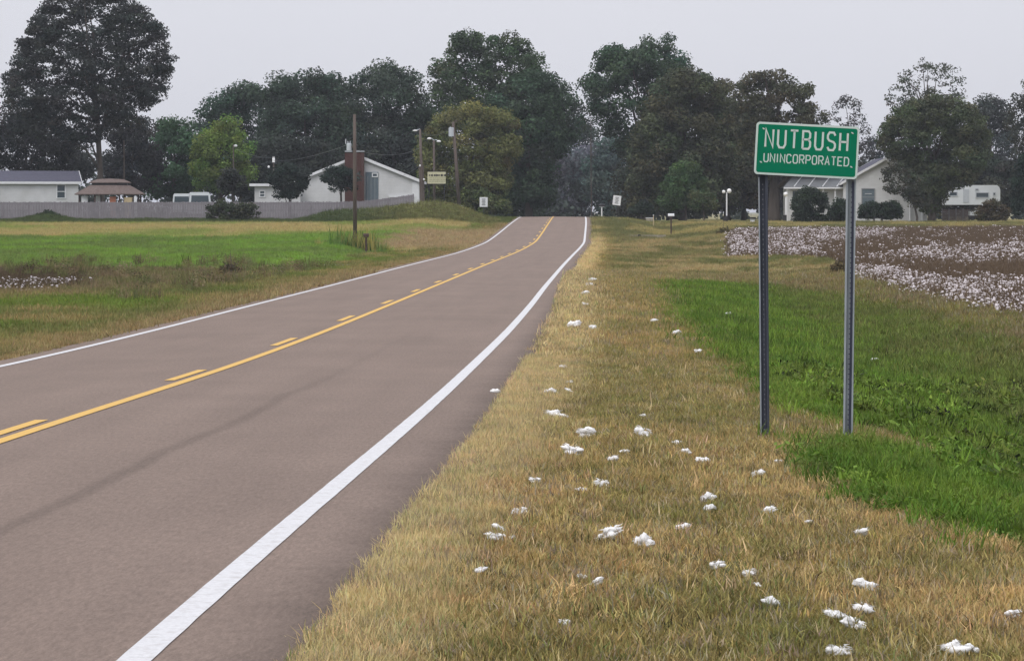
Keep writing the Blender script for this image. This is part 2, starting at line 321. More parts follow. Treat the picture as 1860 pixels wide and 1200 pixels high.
def zones(X, Y):
    """albedo of what grows at a place, plus a zone id: 0 verge 1 fringe 2 green 3 cotton soil 4 left cotton soil 5 left field 6 far lawn 7 left verge 8 bare"""
    X = np.asarray(X, float); Y = np.asarray(Y, float); c = rc(Y); d = X-c
    wx = X+(fbm(X*1.7+3, Y*.8)-.5)*.9; wy = Y+(fbm(X*1.1+40, Y*.5)-.5)*4*np.clip(Y/60, .4, 2); wx = wx+(fbm(X*6, Y*2.5+9, 3)-.5)*.55
    n1 = fbm(X*.9, Y*.45+7); n2 = fbm(X*2.6+11, Y*1.2); n3 = fbm(X*.25+5, Y*.08)
    z = np.zeros(X.shape, int)
    t = np.clip((n1-.40)/.17, 0, 1); t2 = np.clip((n2-.42)/.16, 0, 1)
    col = mixc(np.broadcast_to(OLIVE, X.shape+(3,)), np.broadcast_to(TAN, X.shape+(3,)), np.clip(.0+.6*t+.35*t2, 0, 1))
    near = sstep(70, 30, Y)
    # near bottom-right and around the posts the verge is drier, with a green-olive hollow at mid distance
    oz = np.exp(-((X-1.6)/1.2)**2-((Y-38)/7)**2); col = mixc(col, OLIVE*1.0+0*col, .7*oz)
    col = mixc(col, TAN*1.1+0*col, .55*sstep(2.0, 3.4, X)*near*sstep(33, 20, Y))
    fr = np.clip(1-(d-edgeR(Y)-.45*np.clip(Y/40, .6, 1.6)+(n2-.5)*.7)/.35, 0, 1)*(d > 0)
    col = mixc(col, STRAW+0*col, .9*fr); z = np.where(fr > .5, 1, z)
    # right of the verge, further off: dull olive
    uR = d-edgeR(Y)
    far = sstep(95, 140, Y)*(d > 0)
    col = mixc(col, mixc(rgb(.15, .155, .055)+0*col, rgb(.34, .27, .13)+0*col, np.clip((fbm(X*.5+2, Y*.16)-.38)/.22, 0, 1)), far*sstep(.5, 2, uR))
    slope = (d > 0)*sstep(3.4, 5.5, uR)*(1-far)
    col = mixc(col, mixc(OLIVE*1.0+0*col, BROWN*1.3+0*col, t*.7), slope)
    lf_ = np.clip((fbm(X*.35+31, Y*.10+3)-.40)/.16, 0, 1); lawn = sstep(215, 260, Y)*(d > 0); col = mixc(col, mixc(rgb(.34, .285, .115)+0*col, rgb(.15, .155, .06)+0*col, lf_), lawn*.9); z = np.where(lawn > .5, 6, z)
    mot = .68+.64*fbm(X*7+3, Y*3+1, 3)+.25*(fbm(X*2.2, Y*.9+60)-.5); col = col*mot[..., None]
    g = in_poly(P_green, wx, wy) & (d > 0)
    gg = mixc(GREEN*.95+0*col, DGREEN*1.1+0*col, np.clip((n1-.4)/.2, 0, 1)); gg = mixc(gg, rgb(.15, .16, .05)+0*col, np.clip(sstep(5.0, 8.5, uR+(n1-.5)*4)*.8+.5*np.clip((n2-.55)/.1, 0, 1), 0, 1))
    col = np.where(g[..., None], gg, col); z = np.where(g, 2, z)
    b = in_poly(P_bare, X+(n2-.5)*.3, Y+(n1-.5)*2.5); col = np.where(b[..., None], BROWN*1.2, col); z = np.where(b, 8, z)
    k = in_poly(P_cot, wx, wy) & (d > 0); col = np.where(k[..., None], mixc(rgb(.125, .09, .065)+0*col, rgb(.20, .15, .105)+0*col, t), col); z = np.where(k, 3, z)
    # left
    lf = d < 0; uL = -d-edgeL(Y)
    cl_ = mixc(rgb(.15, .17, .05)+0*col, rgb(.30, .235, .10)+0*col, np.clip((n1-.42)/.2, 0, 1)); cl_ = mixc(cl_, GREEN*.9+0*col, np.clip((fbm(X*.35+77, Y*.11)-.5)/.08, 0, 1)*.8*sstep(1, 3, uL))
    cl_ = mixc(cl_, BROWN*1.2+0*col, sstep(85, 100, Y)*sstep(140, 122, Y)*sstep(3, 6, uL)*np.clip(.55+2*(n1-.5), 0, 1))
    cl_ = mixc(cl_, rgb(.31, .235, .115)+0*col, np.clip(1-uL/1.3+(n2-.5), 0, 1))
    fl = in_poly(P_fieldL, X+(n3-.5)*6, Y+(n3-.5)*16+(n1-.5)*8); cl_ = np.where(fl[..., None], mixc(rgb(.185, .31, .045)+0*col, rgb(.15, .205, .055)+0*col, np.clip(t*.5+.7*np.clip((fbm(X*.25+2, Y*.12+5)-.45)/.15, 0, 1), 0, 1)), cl_)
    zl = np.where(fl, 5, 7)
    fb = (Y > 195) & ~fl & (uL > 3); cl_ = np.where(fb[..., None], mixc(rgb(.40, .33, .14)+0*col, rgb(.25, .29, .08)+0*col, np.clip((fbm(X*.15, Y*.06)-.4)/.2, 0, 1)), cl_)
    cl_ = mixc(cl_, rgb(.10, .12, .035)+0*col, sstep(286, 296, Y))
    cl_ = mixc(cl_, rgb(.36, .275, .15)+0*col, sstep(195, 215, Y)*sstep(275, 255, Y)*sstep(-2, .5, -uL+6+(n1-.5)*4))
    kl = in_poly(P_cotL, X+(n2-.5), Y+(n1-.5)*5); cl_ = np.where(kl[..., None], rgb(.10, .075, .045), cl_); zl = np.where(kl, 4, zl)
    col = np.where(lf[..., None], cl_, col); z = np.where(lf, zl, z)
    return col, z
# ground sheet
ys = np.concatenate([np.arange(-60, 8, 4.), 8*np.exp(np.arange(0, 640)*.0061), np.geomspace(410, 6000, 40)])
ts = np.concatenate([-np.geomspace(3000, 17, 26), np.linspace(-16, 16, 220)*1.0, np.geomspace(17, 3000, 26)])
# columns widen with distance; unit 1 = 1% of distance plus a constant near part
YY, TT = np.meshgrid(ys, ts, indexing='ij')
XX = TT*(np.clip(YY, 0, 420)+22)*.0125
ZZ = H(XX, YY)
ZZ = np.where(YY > 3900, H(XX, 3900+0*YY), ZZ)
colg, _ = zones(XX, YY)
R_, Cn = YY.shape; idx = np.arange(R_*Cn).reshape(R_, Cn)
Fq = np.stack([idx[:-1, :-1], idx[:-1, 1:], idx[1:, 1:], idx[1:, :-1]], -1).reshape(-1, 4)
g = fast_mesh('ground', np.stack([XX, YY, ZZ], -1).reshape(-1, 3), Fq, M['ground'], colg.reshape(-1, 3)*.8, smooth=True)
tag(g, 'rolling roadside ground with verge, ditch, lawns and fields', None, kind='structure')
# road
def strip(name, mt, dl, dr, y0, y1, lift, parent=None, step=1.5, ncol=1, skirt=False, wob=0.0):
    yv = np.arange(y0, y1+.01, step); yv[-1] = y1
    lef = dl(yv) if callable(dl) else np.full_like(yv, dl); rig = dr(yv) if callable(dr) else np.full_like(yv, dr)
    cols = [lef+(rig-lef)*k/ncol for k in range(ncol+1)]
    V = []; U = []
    for k, dd in enumerate(cols):
        V.append(np.stack([rc(yv)+dd, yv, road_z(dd, yv)+lift], -1)); U.append(np.stack([dd, yv], -1))
    if skirt:
        a = V[0].copy(); a[:, 2] -= .25; a[:, 0] -= .12; b = V[-1].copy(); b[:, 2] -= .25; b[:, 0] += .12; V = [a]+V+[b]; U = [U[0]]+U+[U[-1]]
    V = np.stack(V, 1); U = np.stack(U, 1); n, m_ = V.shape[:2]; ix = np.arange(n*m_).reshape(n, m_)
    Fq = np.stack([ix[:-1, :-1], ix[:-1, 1:], ix[1:, 1:], ix[1:, :-1]], -1).reshape(-1, 4)
    o = fast_mesh(name, V.reshape(-1, 3), Fq, mt, parent=parent)
    uvl = o.data.uv_layers.new(name='lane'); uvl.data.foreach_set('uv', U.reshape(-1, 2)[Fq.ravel()].astype(np.float32).ravel())
    return o
road = strip('road', M['asphalt'], lambda y: -edgeL(y)+.08*(fbm(y*.7, y*0)-.5), lambda y: edgeR(y)+.16*(fbm(y*.9+3, y*0+4)-.5), -60, 560, 0, ncol=14, skirt=True, step=.75)
tag(road, 'two lane rural road of worn pinkish grey asphalt climbing to a crest', None, kind='structure')
strip('edge_line', M['white_paint_line'], lambda y: 3.23+.008*(fbm(y*3, y*0+2)-.5), lambda y: 3.38+.008*(fbm(y*3+50, y*0)-.5), -60, 560, .005, road, step=.3)
strip('edge_line', M['white_paint_line'], -3.37, -3.24, -60, 560, .005, road)
strip('centre_line', M['yellow_paint_line'], -.045, .085, -60, 560, .005, road)
for k in range(-5, 24):
    y1 = 31.6+12.55*k
    strip('lane_dash', M['yellow_paint_line'], -.27, -.14, y1-3.4, y1, .005, road, step=1.7)
# ------------------------------------------------------------------ instanced ground cover
def clump(name, n, hgt, spread, wid, lean, mt, seed, seg=2, flat=0.0):
    r = np.random.default_rng(seed); V = []; Fc = []
    for i in range(n):
        a = r.random()*6.283; rad = spread*math.sqrt(r.random()); bx, by = rad*math.cos(a), rad*math.sin(a)
        h = hgt*(.45+.75*r.random()); dr = r.random()*6.283; ln = lean*(.3+r.random()); wd = wid*(.6+.8*r.random())
        if r.random() < flat: ln = 1.6; h *= .9
        tx, ty = math.cos(dr), math.sin(dr); sx, sy = -ty*wd/2, tx*wd/2; b = len(V)
        el = math.cos(min(ln, 1.35)); rr = math.sin(min(ln, 1.35))
        m1 = (bx+tx*h*.5*rr*.6, by+ty*h*.5*rr*.6, h*.55*el+.003); tp = (bx+tx*h*rr, by+ty*h*rr, h*el+.004)
        V += [(bx-sx, by-sy, -.02), (bx+sx, by+sy, -.02), (m1[0]+sx*.8, m1[1]+sy*.8, m1[2]), (m1[0]-sx*.8, m1[1]-sy*.8, m1[2]), (tp[0]+sx*.15, tp[1]+sy*.15, tp[2]), (tp[0]-sx*.15, tp[1]-sy*.15, tp[2])]
        Fc += [(b, b+1, b+2, b+3), (b+3, b+2, b+4, b+5)]
    return fast_mesh(name, V, Fc, mt, link=False)
def leafclump(name, n, hgt, spread, size, mt, seed):
    r = np.random.default_rng(seed); V = []; Fc = []
    for i in range(n):
        a = r.random()*6.283; rad = spread*math.sqrt(r.random()); p = np.array([rad*math.cos(a), rad*math.sin(a), hgt*r.random()**.7])
        nrm = np.array([r.normal()*.6, r.normal()*.6, .8]); nrm /= np.linalg.norm(nrm); t = np.cross(nrm, r.normal(size=3)); t /= np.linalg.norm(t); bt = np.cross(nrm, t)
        s = size*(.5+.9*r.random()); b = len(V)
        V += [p-t*s, p+bt*s*.45, p+t*s, p-bt*s*.45]; Fc += [(b, b+1, b+2, b+3)]
    return fast_mesh(name, V, Fc, mt, link=False)
def cottonplant(name, seed, nb, lint, mt_tw, mt_c):
    r = np.random.default_rng(seed); mb = MB()
    for i in range(8):
        a = r.random()*6.283; h = .12+.22*r.random(); q = .02+.16*r.random(); p0 = (q*math.cos(a)*.3, q*math.sin(a)*.3, 0); p1 = (q*math.cos(a), q*math.sin(a), h)
        mb.tube([p0, p1], [.008, .004], 3, False)
    o = mb.build(name, mt_tw, link=False); me = o.data; me.materials.append(mt_c)
    n0 = len(me.polygons); vs = [tuple(v.co) for v in me.vertices]; fs = [tuple(p.vertices) for p in me.polygons]; mb2 = MB(); mb2.v = vs; mb2.f = fs
    for i in range(nb):
        a = r.random()*6.283; q = .26*math.sqrt(r.random()); z = .02+.26*r.random()**1.4
        mb2.ball((q*math.cos(a), q*math.sin(a), z), lint*(.5+1.0*r.random()), 5, 3, (1.5, 1.0, .7))
    me2 = bpy.data.meshes.new(name); me2.from_pydata(mb2.v, [], mb2.f); me2.materials.append(mt_tw); me2.materials.append(mt_c)
    me2.polygons.foreach_set('material_index', [0]*n0+[1]*(len(mb2.f)-n0))
    return bpy.data.objects.new(name, me2)
def scatter(name, label, cat, P, col, sc, variants, normal_tilt=.12, rot=None, parent=None):
    P = np.asarray(P, np.float32); n = len(P)
    me = bpy.data.meshes.new(name); me.vertices.add(n); me.vertices.foreach_set('co', P.ravel())
    c4 = np.ones((n, 4), np.float32); c4[:, :3] = col; a = me.attributes.new('tint', 'FLOAT_COLOR', 'POINT'); a.data.foreach_set('color', c4.ravel())
    a = me.attributes.new('size', 'FLOAT', 'POINT'); a.data.foreach_set('value', np.asarray(sc, np.float32))
    r3 = np.zeros((n, 3), np.float32); r3[:, 2] = RNG.random(n)*6.283; r3[:, 0] = RNG.normal(0, normal_tilt, n); r3[:, 1] = RNG.normal(0, normal_tilt, n)
    a = me.attributes.new('turn', 'FLOAT_VECTOR', 'POINT'); a.data.foreach_set('vector', r3.ravel())
    a = me.attributes.new('pick', 'INT', 'POINT'); a.data.foreach_set('value', RNG.integers(0, len(variants), n).astype(np.int32))
    me.update(); o = bpy.data.objects.new(name, me); C.objects.link(o); tag(o, label, cat, kind='stuff')
    col_ = bpy.data.collections.new(name+'_pieces')
    for v in variants: col_.objects.link(v)
    ng = bpy.data.node_groups.new(name+'_scatter', 'GeometryNodeTree')
    ng.interface.new_socket('Geometry', in_out='INPUT', socket_type='NodeSocketGeometry'); ng.interface.new_socket('Geometry', in_out='OUTPUT', socket_type='NodeSocketGeometry')
    n_ = ng.nodes.new; l = ng.links.new; gi = n_('NodeGroupInput'); go = n_('NodeGroupOutput')
    ci = n_('GeometryNodeCollectionInfo'); ci.inputs['Collection'].default_value = col_; ci.inputs['Separate Children'].default_value = True; ci.inputs['Reset Children'].default_value = True
    ip = n_('GeometryNodeInstanceOnPoints'); ip.inputs['Pick Instance'].default_value = True
    def attr(nm, ty):
        q = n_('GeometryNodeInputNamedAttribute'); q.data_type = ty; q.inputs['Name'].default_value = nm; return q.outputs['Attribute']
    l(gi.outputs[0], ip.inputs['Points']); l(ci.outputs[0], ip.inputs['Instance']); l(attr('pick', 'INT'), ip.inputs['Instance Index'])
    l(attr('turn', 'FLOAT_VECTOR'), ip.inputs['Rotation']); l(attr('size', 'FLOAT'), ip.inputs['Scale']); l(ip.outputs[0], go.inputs[0])
    md = o.modifiers.new('scatter', 'NODES'); md.node_group = ng
    return o
def jitter(col, b=.22, h=.06):
    n = len(col); return np.clip(col*(1+RNG.normal(0, b, (n, 1)))*(1+RNG.normal(0, h, (n, 3))), .004, .8)
def sample(n, y0, y1, margin=.7, power=1.0):
    """uniform points inside the widened view wedge between two depths"""
    Y = np.sqrt(RNG.random(n)*((y1+22)**2-(y0+22)**2)+(y0+22)**2)-22
    X = (RNG.random(n)*2-1)*(.158*Y+margin+.3)
    return X, Y
B = M['blade']
fine = [clump('blade_tuft', 30, .050+.008*i, .10, .0055, .9, B, 20+i, flat=.12+.12*i) for i in range(5)]
fringe_t = [clump('blade_tuft', 46, .080, .10, .0045, .8, B, 40+i, flat=.1) for i in range(4)]
lush = [clump('blade_tuft', 30, .13, .11, .010, .8, B, 60+i, flat=.1) for i in range(6)]+[leafclump('leaf_tuft', 14, .10, .12, .022, B, 70+i) for i in range(1)]
weedy = [leafclump('leaf_tuft', 16, .16, .15, .038, B, 75+i) for i in range(3)]+[clump('blade_tuft', 16, .22, .12, .015, .6, B, 79)]
coarse = [clump('blade_tuft', 26, .17, .28, .018, .8, B, 80+i, flat=.1) for i in range(4)]
tallw = [clump('stem_tuft', 26, .8, .35, .03, .35, B, 90+i) for i in range(3)]+[leafclump('leaf_tuft', 70, .75, .4, .07, B, 95+i) for i in range(2)]
def off_road(X, Y, pad=0.0):
    d = X-rc(Y); return (d > edgeR(Y)-.02+pad+.10*(fbm(X*3, Y*1.5)-.5)) | (d < -edgeL(Y)-pad)
def zones_j(X, Y):
    # plants of one patch stray into the next
    n = len(X); wide = np.where(RNG.random(n) < .18, 2.6, .8)*np.clip(Y/60, .45, 1.2); c, z = zones(X+RNG.normal(0, .20, n)*wide, Y+RNG.normal(0, 1.0, n)*wide); q = RNG.random(n); v = (z == 0) | (z == 1)
    c = np.where((v & (q < .13))[:, None], rgb(.30, .25, .17), c); c = np.where((v & (q > .90))[:, None], c*.3+rgb(.12, .17, .05)*.7, c)
    return c, z
# near band 13..52 m
X, Y = sample(150000, 12.5, 50); k = off_road(X, Y); X, Y = X[k], Y[k]; col, z = zones_j(X, Y); Zg = H(X, Y)
def put(name, label, cat, mask, variants, s0, s1, frac=1.0, bright=1.0, bj=.22, sink=0.0, yscale=None):
    m_ = mask & (RNG.random(len(X)) < frac); n = m_.sum(); sc = s0+(s1-s0)*RNG.random(n)
    if yscale is not None: sc = sc*yscale(Y[m_])
    return scatter(name, label, cat, np.stack([X[m_], Y[m_], Zg[m_]-sink], -1), jitter(col[m_]*bright, bj), sc, variants)
put('dry_grass', 'short dry tan and olive grass covering the verge beside the road and around the sign posts', 'grass', (z == 0) & (RNG.random(len(z)) < .8), fine, .6, 1.5, 1.0, 1.0, .3)
m_s = RNG.random(len(z)) < .009
col_keep = col; col = np.broadcast_to(rgb(.62, .48, .27), col.shape).copy()
put('straw_stalks', 'scattered pale taller straw stalks standing in the verge grass', 'grass', (z == 0) & m_s, [clump('stalk_tuft', 6, .12, .05, .009, .7, B, 30+i) for i in range(3)], .6, 1.3, 1, 1.0, .1); col = col_keep
put('straw_fringe', 'pale feathery straw grass hugging the right edge of the asphalt', 'grass', (z == 1), fringe_t, .7, 1.3, 1, 1.05, .1)
put('green_grass', 'lush green grass and weeds filling the ditch right of the sign', 'grass', (z == 2), lush, .6, 1.4, 1.0, 1.0, .25)
put('ditch_weeds', 'darker broad leaved weeds growing in the green ditch at the right edge', 'weeds', (z == 2) & (X > 3.6) & (Y > 27) & (Y < 50) & (fbm(X*1.6, Y*.6) > .47), weedy, .5, 1.25, .55, .85, .5)
# mid band
X, Y = sample(150000, 49, 125, 2); k = off_road(X, Y); X, Y = X[k], Y[k]; col, z = zones_j(X, Y); Zg = H(X, Y)
put('verge_grass', 'duller grass on the verges and ditch slopes further along both sides of the road', 'grass', np.isin(z, (0, 1, 7, 4)), coarse, .55, 1.0, .9, 1.0, .2, 0, lambda y: np.clip(y/75, .6, 1.2))
put('ditch_grass', 'bright green grass in the far part of the ditch behind the sign posts', 'grass', (z == 2), coarse, .6, 1.1, .9, 1.0, .28)
# far band
X, Y = sample(110000, 124, 330, 4); k = off_road(X, Y, .15); X, Y = X[k], Y[k]; col, z = zones(X, Y); Zg = H(X, Y)
put('field_grass', 'grass of the green field, tan strip and lawns in the distance', 'grass', np.isin(z, (0, 1, 2, 6, 7, 5)) & (Y < 345), coarse, .7, 1.2, .8, 1.0, .14, 0, lambda y: np.clip(y/190, .8, 1.3))
# taller dead weeds on the left between road and field, and below the fence
n = 3200; Y = RNG.uniform(84, 142, n); X = RNG.uniform(-24, 0, n); d = X-rc(Y); col, z = zones(X, Y)
k = (-d-edgeL(Y) > 2.5) & (fbm(X*.5, Y*.2+3) > .48) & ~((CX+X/Y*F < 210) & (Y < 107)); X, Y, col = X[k], Y[k], col[k]
wc = np.where((RNG.random(len(X)) < .45)[:, None], rgb(.17, .13, .075), rgb(.13, .14, .05))
scatter('dead_weeds', 'brown and olive dead weeds between the left verge and the green field', 'weeds', np.stack([X, Y, H(X, Y)], -1), jitter(wc, .3), RNG.uniform(.25, .65, len(X)), tallw)
n = 9000; Y = RNG.uniform(293, 307, n); X = PX(RNG.uniform(-60, 930, n), 300)
px = CX+X/Y*F; k = (X-rc(Y) < -edgeL(Y)-1.0); X, Y, px = X[k], Y[k], px[k]
hs_ = .20+.45*np.exp(-((px-85)/40)**2)+.75*sstep(520, 620, px)*sstep(930, 800, px)+.2*fbm(X*.3, Y*0)
hs_ *= sstep(293, 303, Y)*.6+.5
cc = mixc(rgb(.055, .085, .03)+np.zeros((len(X), 3)), rgb(.17, .17, .06)+np.zeros((len(X), 3)), np.clip(sstep(600, 800, px)+.3*RNG.random(len(X)), 0, 1))
scatter('fence_weeds', 'dark green weeds growing along the foot of the grey board fence', 'weeds', np.stack([X, Y, H(X, Y)], -1), jitter(cc, .25), hs_*RNG.uniform(.8, 1.3, len(X)), tallw)
n = 35; X = PX(650, 198)+RNG.normal(0, 1.3, n); Y = 196+RNG.normal(0, 1.5, n)
scatter('pole_weeds', 'thin tall olive weeds round the foot of the nearest utility pole', 'weeds', np.stack([X, Y, H(X, Y)], -1), jitter(np.where((RNG.random(n) < .5)[:, None], OLIVE*1.2, rgb(.1, .15, .04)), .2), np.clip(RNG.uniform(.3, 1.9, n)*np.exp(-((X-PX(645, 198))/1.8)**2)+.25, .3, 1.6), tallw[:3])
# cotton
TW = M['twig'] = mat('dry_stalks', (.12, .085, .055), .9, .2, 8); 
cplants = [cottonplant('cotton_stalks', 200+i, (4, 7, 11, 0, 0)[i], .034, TW, M['cotton_field']) for i in range(5)]
n = 110000; Y = np.sqrt(RNG.random(n)*(330**2-60**2)+60**2); X = RNG.uniform(.02, .17, n)*Y; _, z = zones(X, Y)
k = (z == 3) & (RNG.random(len(X)) < .8); X, Y = X[k], Y[k]
PXX = CX+X/Y*F; PYY = HY+(CH-H(X, Y))/Y*F
# where lint lies thick: the near edge of the field and its far left corner (world positions)
nearrow = sstep(22, 4, (Y-66)-(15.5-X)*6.0-0) 
edge = np.exp(-np.maximum(0, X-10.4-(Y-70)*.012)/2.4)
jx, jy = X+(fbm(X*.8, Y*.2)-.5)*1.2, Y+(fbm(X*.5+9, Y*.12)-.5)*16
W1 = in_poly(poly_hit([(1545, 488), (1620, 490), (1700, 508), (1780, 500), (1860, 512), (2300, 520), (2300, 650), (1860, 590), (1790, 575), (1640, 540), (1545, 515)]), jx, jy)
W2 = in_poly(poly_hit([(1310, 416), (1420, 413), (1560, 413), (1640, 420), (1600, 432), (1500, 445), (1480, 462), (1530, 474), (1310, 475)]), jx, jy)
W3 = in_poly(poly_hit([(1560, 472), (1640, 460), (1720, 452), (1860, 446), (2200, 450), (2200, 485), (1860, 480), (1720, 485), (1640, 488)]), jx, jy)
dens = .03+.52*W1+.19*W2+.19*W3; keepd = (RNG.random(len(X)) < .75); dens = dens*np.clip(.35+1.3*(fbm(X*1.2, Y*.25)), .3, 1.3)
pick = RNG.random(len(X)) < np.clip(dens, 0, 1)
P = np.stack([X, Y, H(X, Y)-.02], -1)
o1 = scatter('cotton_plants', 'white open cotton on low stalks covering the brown field at the right', 'cotton', P[pick], np.ones((pick.sum(), 3)), RNG.uniform(.55, 1.0, pick.sum())*np.where(P[pick][:, 1] < 140, .9, 1.15), cplants[:3], .25)
o2 = scatter('bare_stalks', 'stripped brown cotton stalks between the white rows of the field', 'stalks', P[~pick], np.ones(((~pick).sum(), 3)), RNG.uniform(.7, 1.3, (~pick).sum()), cplants[3:], .25)
n = 130; X = RNG.normal(PX(95, 104), .8, n); Y = RNG.uniform(93, 106, n); k = (X > PX(12, 104)) & (X < PX(170, 104)); X, Y = X[k], Y[k]
scatter('cotton_patch', 'small patch of scattered white cotton among brown weeds left of the road', 'cotton', np.stack([X, Y, H(X, Y)+.05], -1), np.ones((len(X), 3)), RNG.uniform(.5, 1.0, len(X))*.75, cplants[:2], .25)

# ------------------------------------------------------------------ trees
def poly_dist(P, X, Y):
    dmin = np.full(X.shape, 1e9)
    for i in range(len(P)):
        a = P[i]; b = P[(i+1) % len(P)]; ab = b-a; t = np.clip(((X-a[0])*ab[0]+(Y-a[1])*ab[1])/(ab @ ab+1e-9), 0, 1)
        dmin = np.minimum(dmin, np.hypot(X-a[0]-t*ab[0], Y-a[1]-t*ab[1]))
    return dmin
def tree(name, label, cat, outline, Z, base_px, col, lobe=1.5, cover=2.6, fill=2.2, leaf=.34, trunk=.35, group=None, deep=.8, limbs=8, var=.22, base_z=None, cvar=.1, flat=.85):
    """crown built as a volume of leaf clumps inside a measured silhouette of real depth"""
    P = np.array([[PX(x, Z), PZ(y, Z)] for x, y in outline]); bx = PX(base_px, Z); bz = float(H(bx, Z)) if base_z is None else base_z
    root = empty(name, (bx, Z, bz), label, cat, group)
    leaf *= .96; lo, hi = P.min(0), P.max(0); area = 0
    for i in range(len(P)): area += P[i][0]*P[(i+1) % len(P)][1]-P[(i+1) % len(P)][0]*P[i][1]
    area = abs(area)/2
    fill *= 2.35; n_l = max(6, int(fill*area/(math.pi*lobe*lobe*.6)))
    c = RNG.uniform(lo, hi, (n_l*30, 2)); ins = in_poly(P, c[:, 0], c[:, 1]); c = c[ins]; dd = poly_dist(P, c[:, 0], c[:, 1])
    r = lobe*(.55+.75*RNG.random(len(c))); R = max(dd.max(), lobe)
    ok = dd > r*(.28+.3*RNG.random(len(r))); c, dd, r = c[ok], dd[ok], r[ok]
    if len(c) < 3: c = np.array([P.mean(0)]); dd = np.array([R]); r = np.array([R*.6])
    wgt = np.exp(-dd/(R*1.6)); wgt /= wgt.sum(); sel = RNG.choice(len(c), min(n_l, len(c)), replace=False, p=wgt); c, dd, r = c[sel], dd[sel], r[sel]
    dep = np.sqrt(np.clip(dd*(2*R-dd), .01, None))*deep; yo = RNG.uniform(-1, 1, len(c))*dep
    Vs = []; Cs = []
    for (cx, cz), y0, rr in zip(c, yo, r):
        n = int(cover*math.pi*rr*rr*1.6/(leaf*leaf*.9)); 
        dirs = RNG.normal(size=(n, 3)); dirs /= np.linalg.norm(dirs, axis=1)[:, None]; dirs[:, 2] = dirs[:, 2]*.8+.12
        rad = rr*(.35+.65*RNG.random(n)**.5); rad *= (.78+.5*vnoise(dirs[:, 0]*2.3+cx*3, dirs[:, 2]*2.3+cz*3+dirs[:, 1]))
        p = np.stack([cx-bx+dirs[:, 0]*rad, y0+dirs[:, 1]*rad, cz-bz+dirs[:, 2]*rad*flat], -1)
        nn = dirs*.6+RNG.normal(size=(n, 3))*.55+np.array([0, 0, .35]); nn /= np.linalg.norm(nn, axis=1)[:, None]
        t = np.cross(nn, RNG.normal(size=(n, 3))); t /= np.linalg.norm(t, axis=1)[:, None]+1e-9; b = np.cross(nn, t); s = (leaf*(.45+.75*RNG.random(n)))[:, None]*.5
        q = np.stack([p-t*s, p+b*s*.8+t*s*.15, p+t*s*1.1, p-b*s*.75], 1); Vs.append(q.reshape(-1, 3))
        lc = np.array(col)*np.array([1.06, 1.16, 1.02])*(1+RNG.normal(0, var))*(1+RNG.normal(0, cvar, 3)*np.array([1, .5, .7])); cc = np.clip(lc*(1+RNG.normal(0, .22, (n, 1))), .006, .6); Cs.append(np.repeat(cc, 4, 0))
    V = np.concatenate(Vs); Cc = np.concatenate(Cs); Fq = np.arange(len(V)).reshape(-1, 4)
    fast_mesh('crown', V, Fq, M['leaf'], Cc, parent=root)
    if trunk:
        mb = MB(); zt = (P[:, 1].min()+.55*(hi[1]-lo[1]))-bz; top = Vector(((c[:, 0].mean()-bx)*.6, 0, max(zt, 1.0)))
        mb.tube([(0, 0, -.3), (0.05, 0, .5), (top.x*.4, .1, top.z*.45), (top.x, 0, top.z)], [trunk*1.35, trunk, trunk*.75, trunk*.3], 9)
        order = RNG.permutation(len(c))[:limbs]
        for i in order:
            e = Vector((c[i][0]-bx, yo[i], c[i][1]-bz)); s0 = Vector((top.x*.4, .1, top.z*.45)).lerp(top, random.random()*.8); s0 = s0 if s0.z < e.z else Vector((top.x*.2, 0, min(top.z*.3, max(e.z*.6, .2))))
            mid = s0.lerp(e, .5)+Vector((random.uniform(-.3, .3), random.uniform(-.3, .3), .35)); mb.tube([s0, mid, e], [trunk*.42, trunk*.26, trunk*.08], 6)
        mb.build('trunk', M['bark'], root, smooth=True)
    return root
def dome(x0, x1, top, bot, n=9, sk=0.0, rough=6):
    """silhouette of a rounded crown between two columns"""
    pts = []; cx = (x0+x1)/2; hw = (x1-x0)/2; cy = top+(bot-top)*.52
    for i in range(n*2):
        a = math.pi*2*i/(n*2); rx = hw*(1+random.uniform(-.06, .06)); x = cx+rx*math.cos(a)+(sk*hw*math.sin(a) if math.sin(a) > 0 else 0)
        y = cy-(cy-top)*math.sin(a) if math.sin(a) > 0 else cy-(bot-cy)*math.sin(a)
        pts.append((x, y+random.uniform(-rough, rough)*.5))
    return pts
G1 = (.042, .060, .044); G2 = (.050, .076, .040); G3 = (.06, .065, .035); GR = (.058, .052, .040); OL = (.085, .080, .036)
BT = 'trees standing in the wood behind the road crest'
# far back row (deep in the hollow and behind the houses)
tree('broadleaf_tree', 'dim purplish grey tree filling the hollow beyond the crest of the road', 'tree', [(985, 300), (1010, 268), (1045, 258), (1080, 270), (1095, 300), (1090, 345), (1085, 400), (985, 400)], 482, 1040, (.11, .11, .14), 2.2, 2.4, 2.4, .5, .3, base_z=-3.5)  # haze in the hollow put into the pale leaf colour
tree('broadleaf_tree', 'dim blue green tree right of the purplish one in the hollow beyond the road', 'tree', [(1060, 300), (1085, 255), (1115, 240), (1140, 270), (1145, 330), (1140, 400), (1060, 400)], 476, 1100, (.09, .12, .12), 2.2, 2.4, 2.4, .5, .3, base_z=-3.5)  # leaf colour paled and blued to carry the hollow's haze
tree('broadleaf_tree', 'dark tree under the notch of sky where the two tall crowns nearly meet', 'tree', [(940, 240), (965, 205), (1010, 190), (1055, 210), (1075, 235), (1080, 300), (1060, 400), (940, 400)], 500, 1000, (.036, .046, .046), 2.0, 2.4, 2.4, .45, .3, base_z=-3)
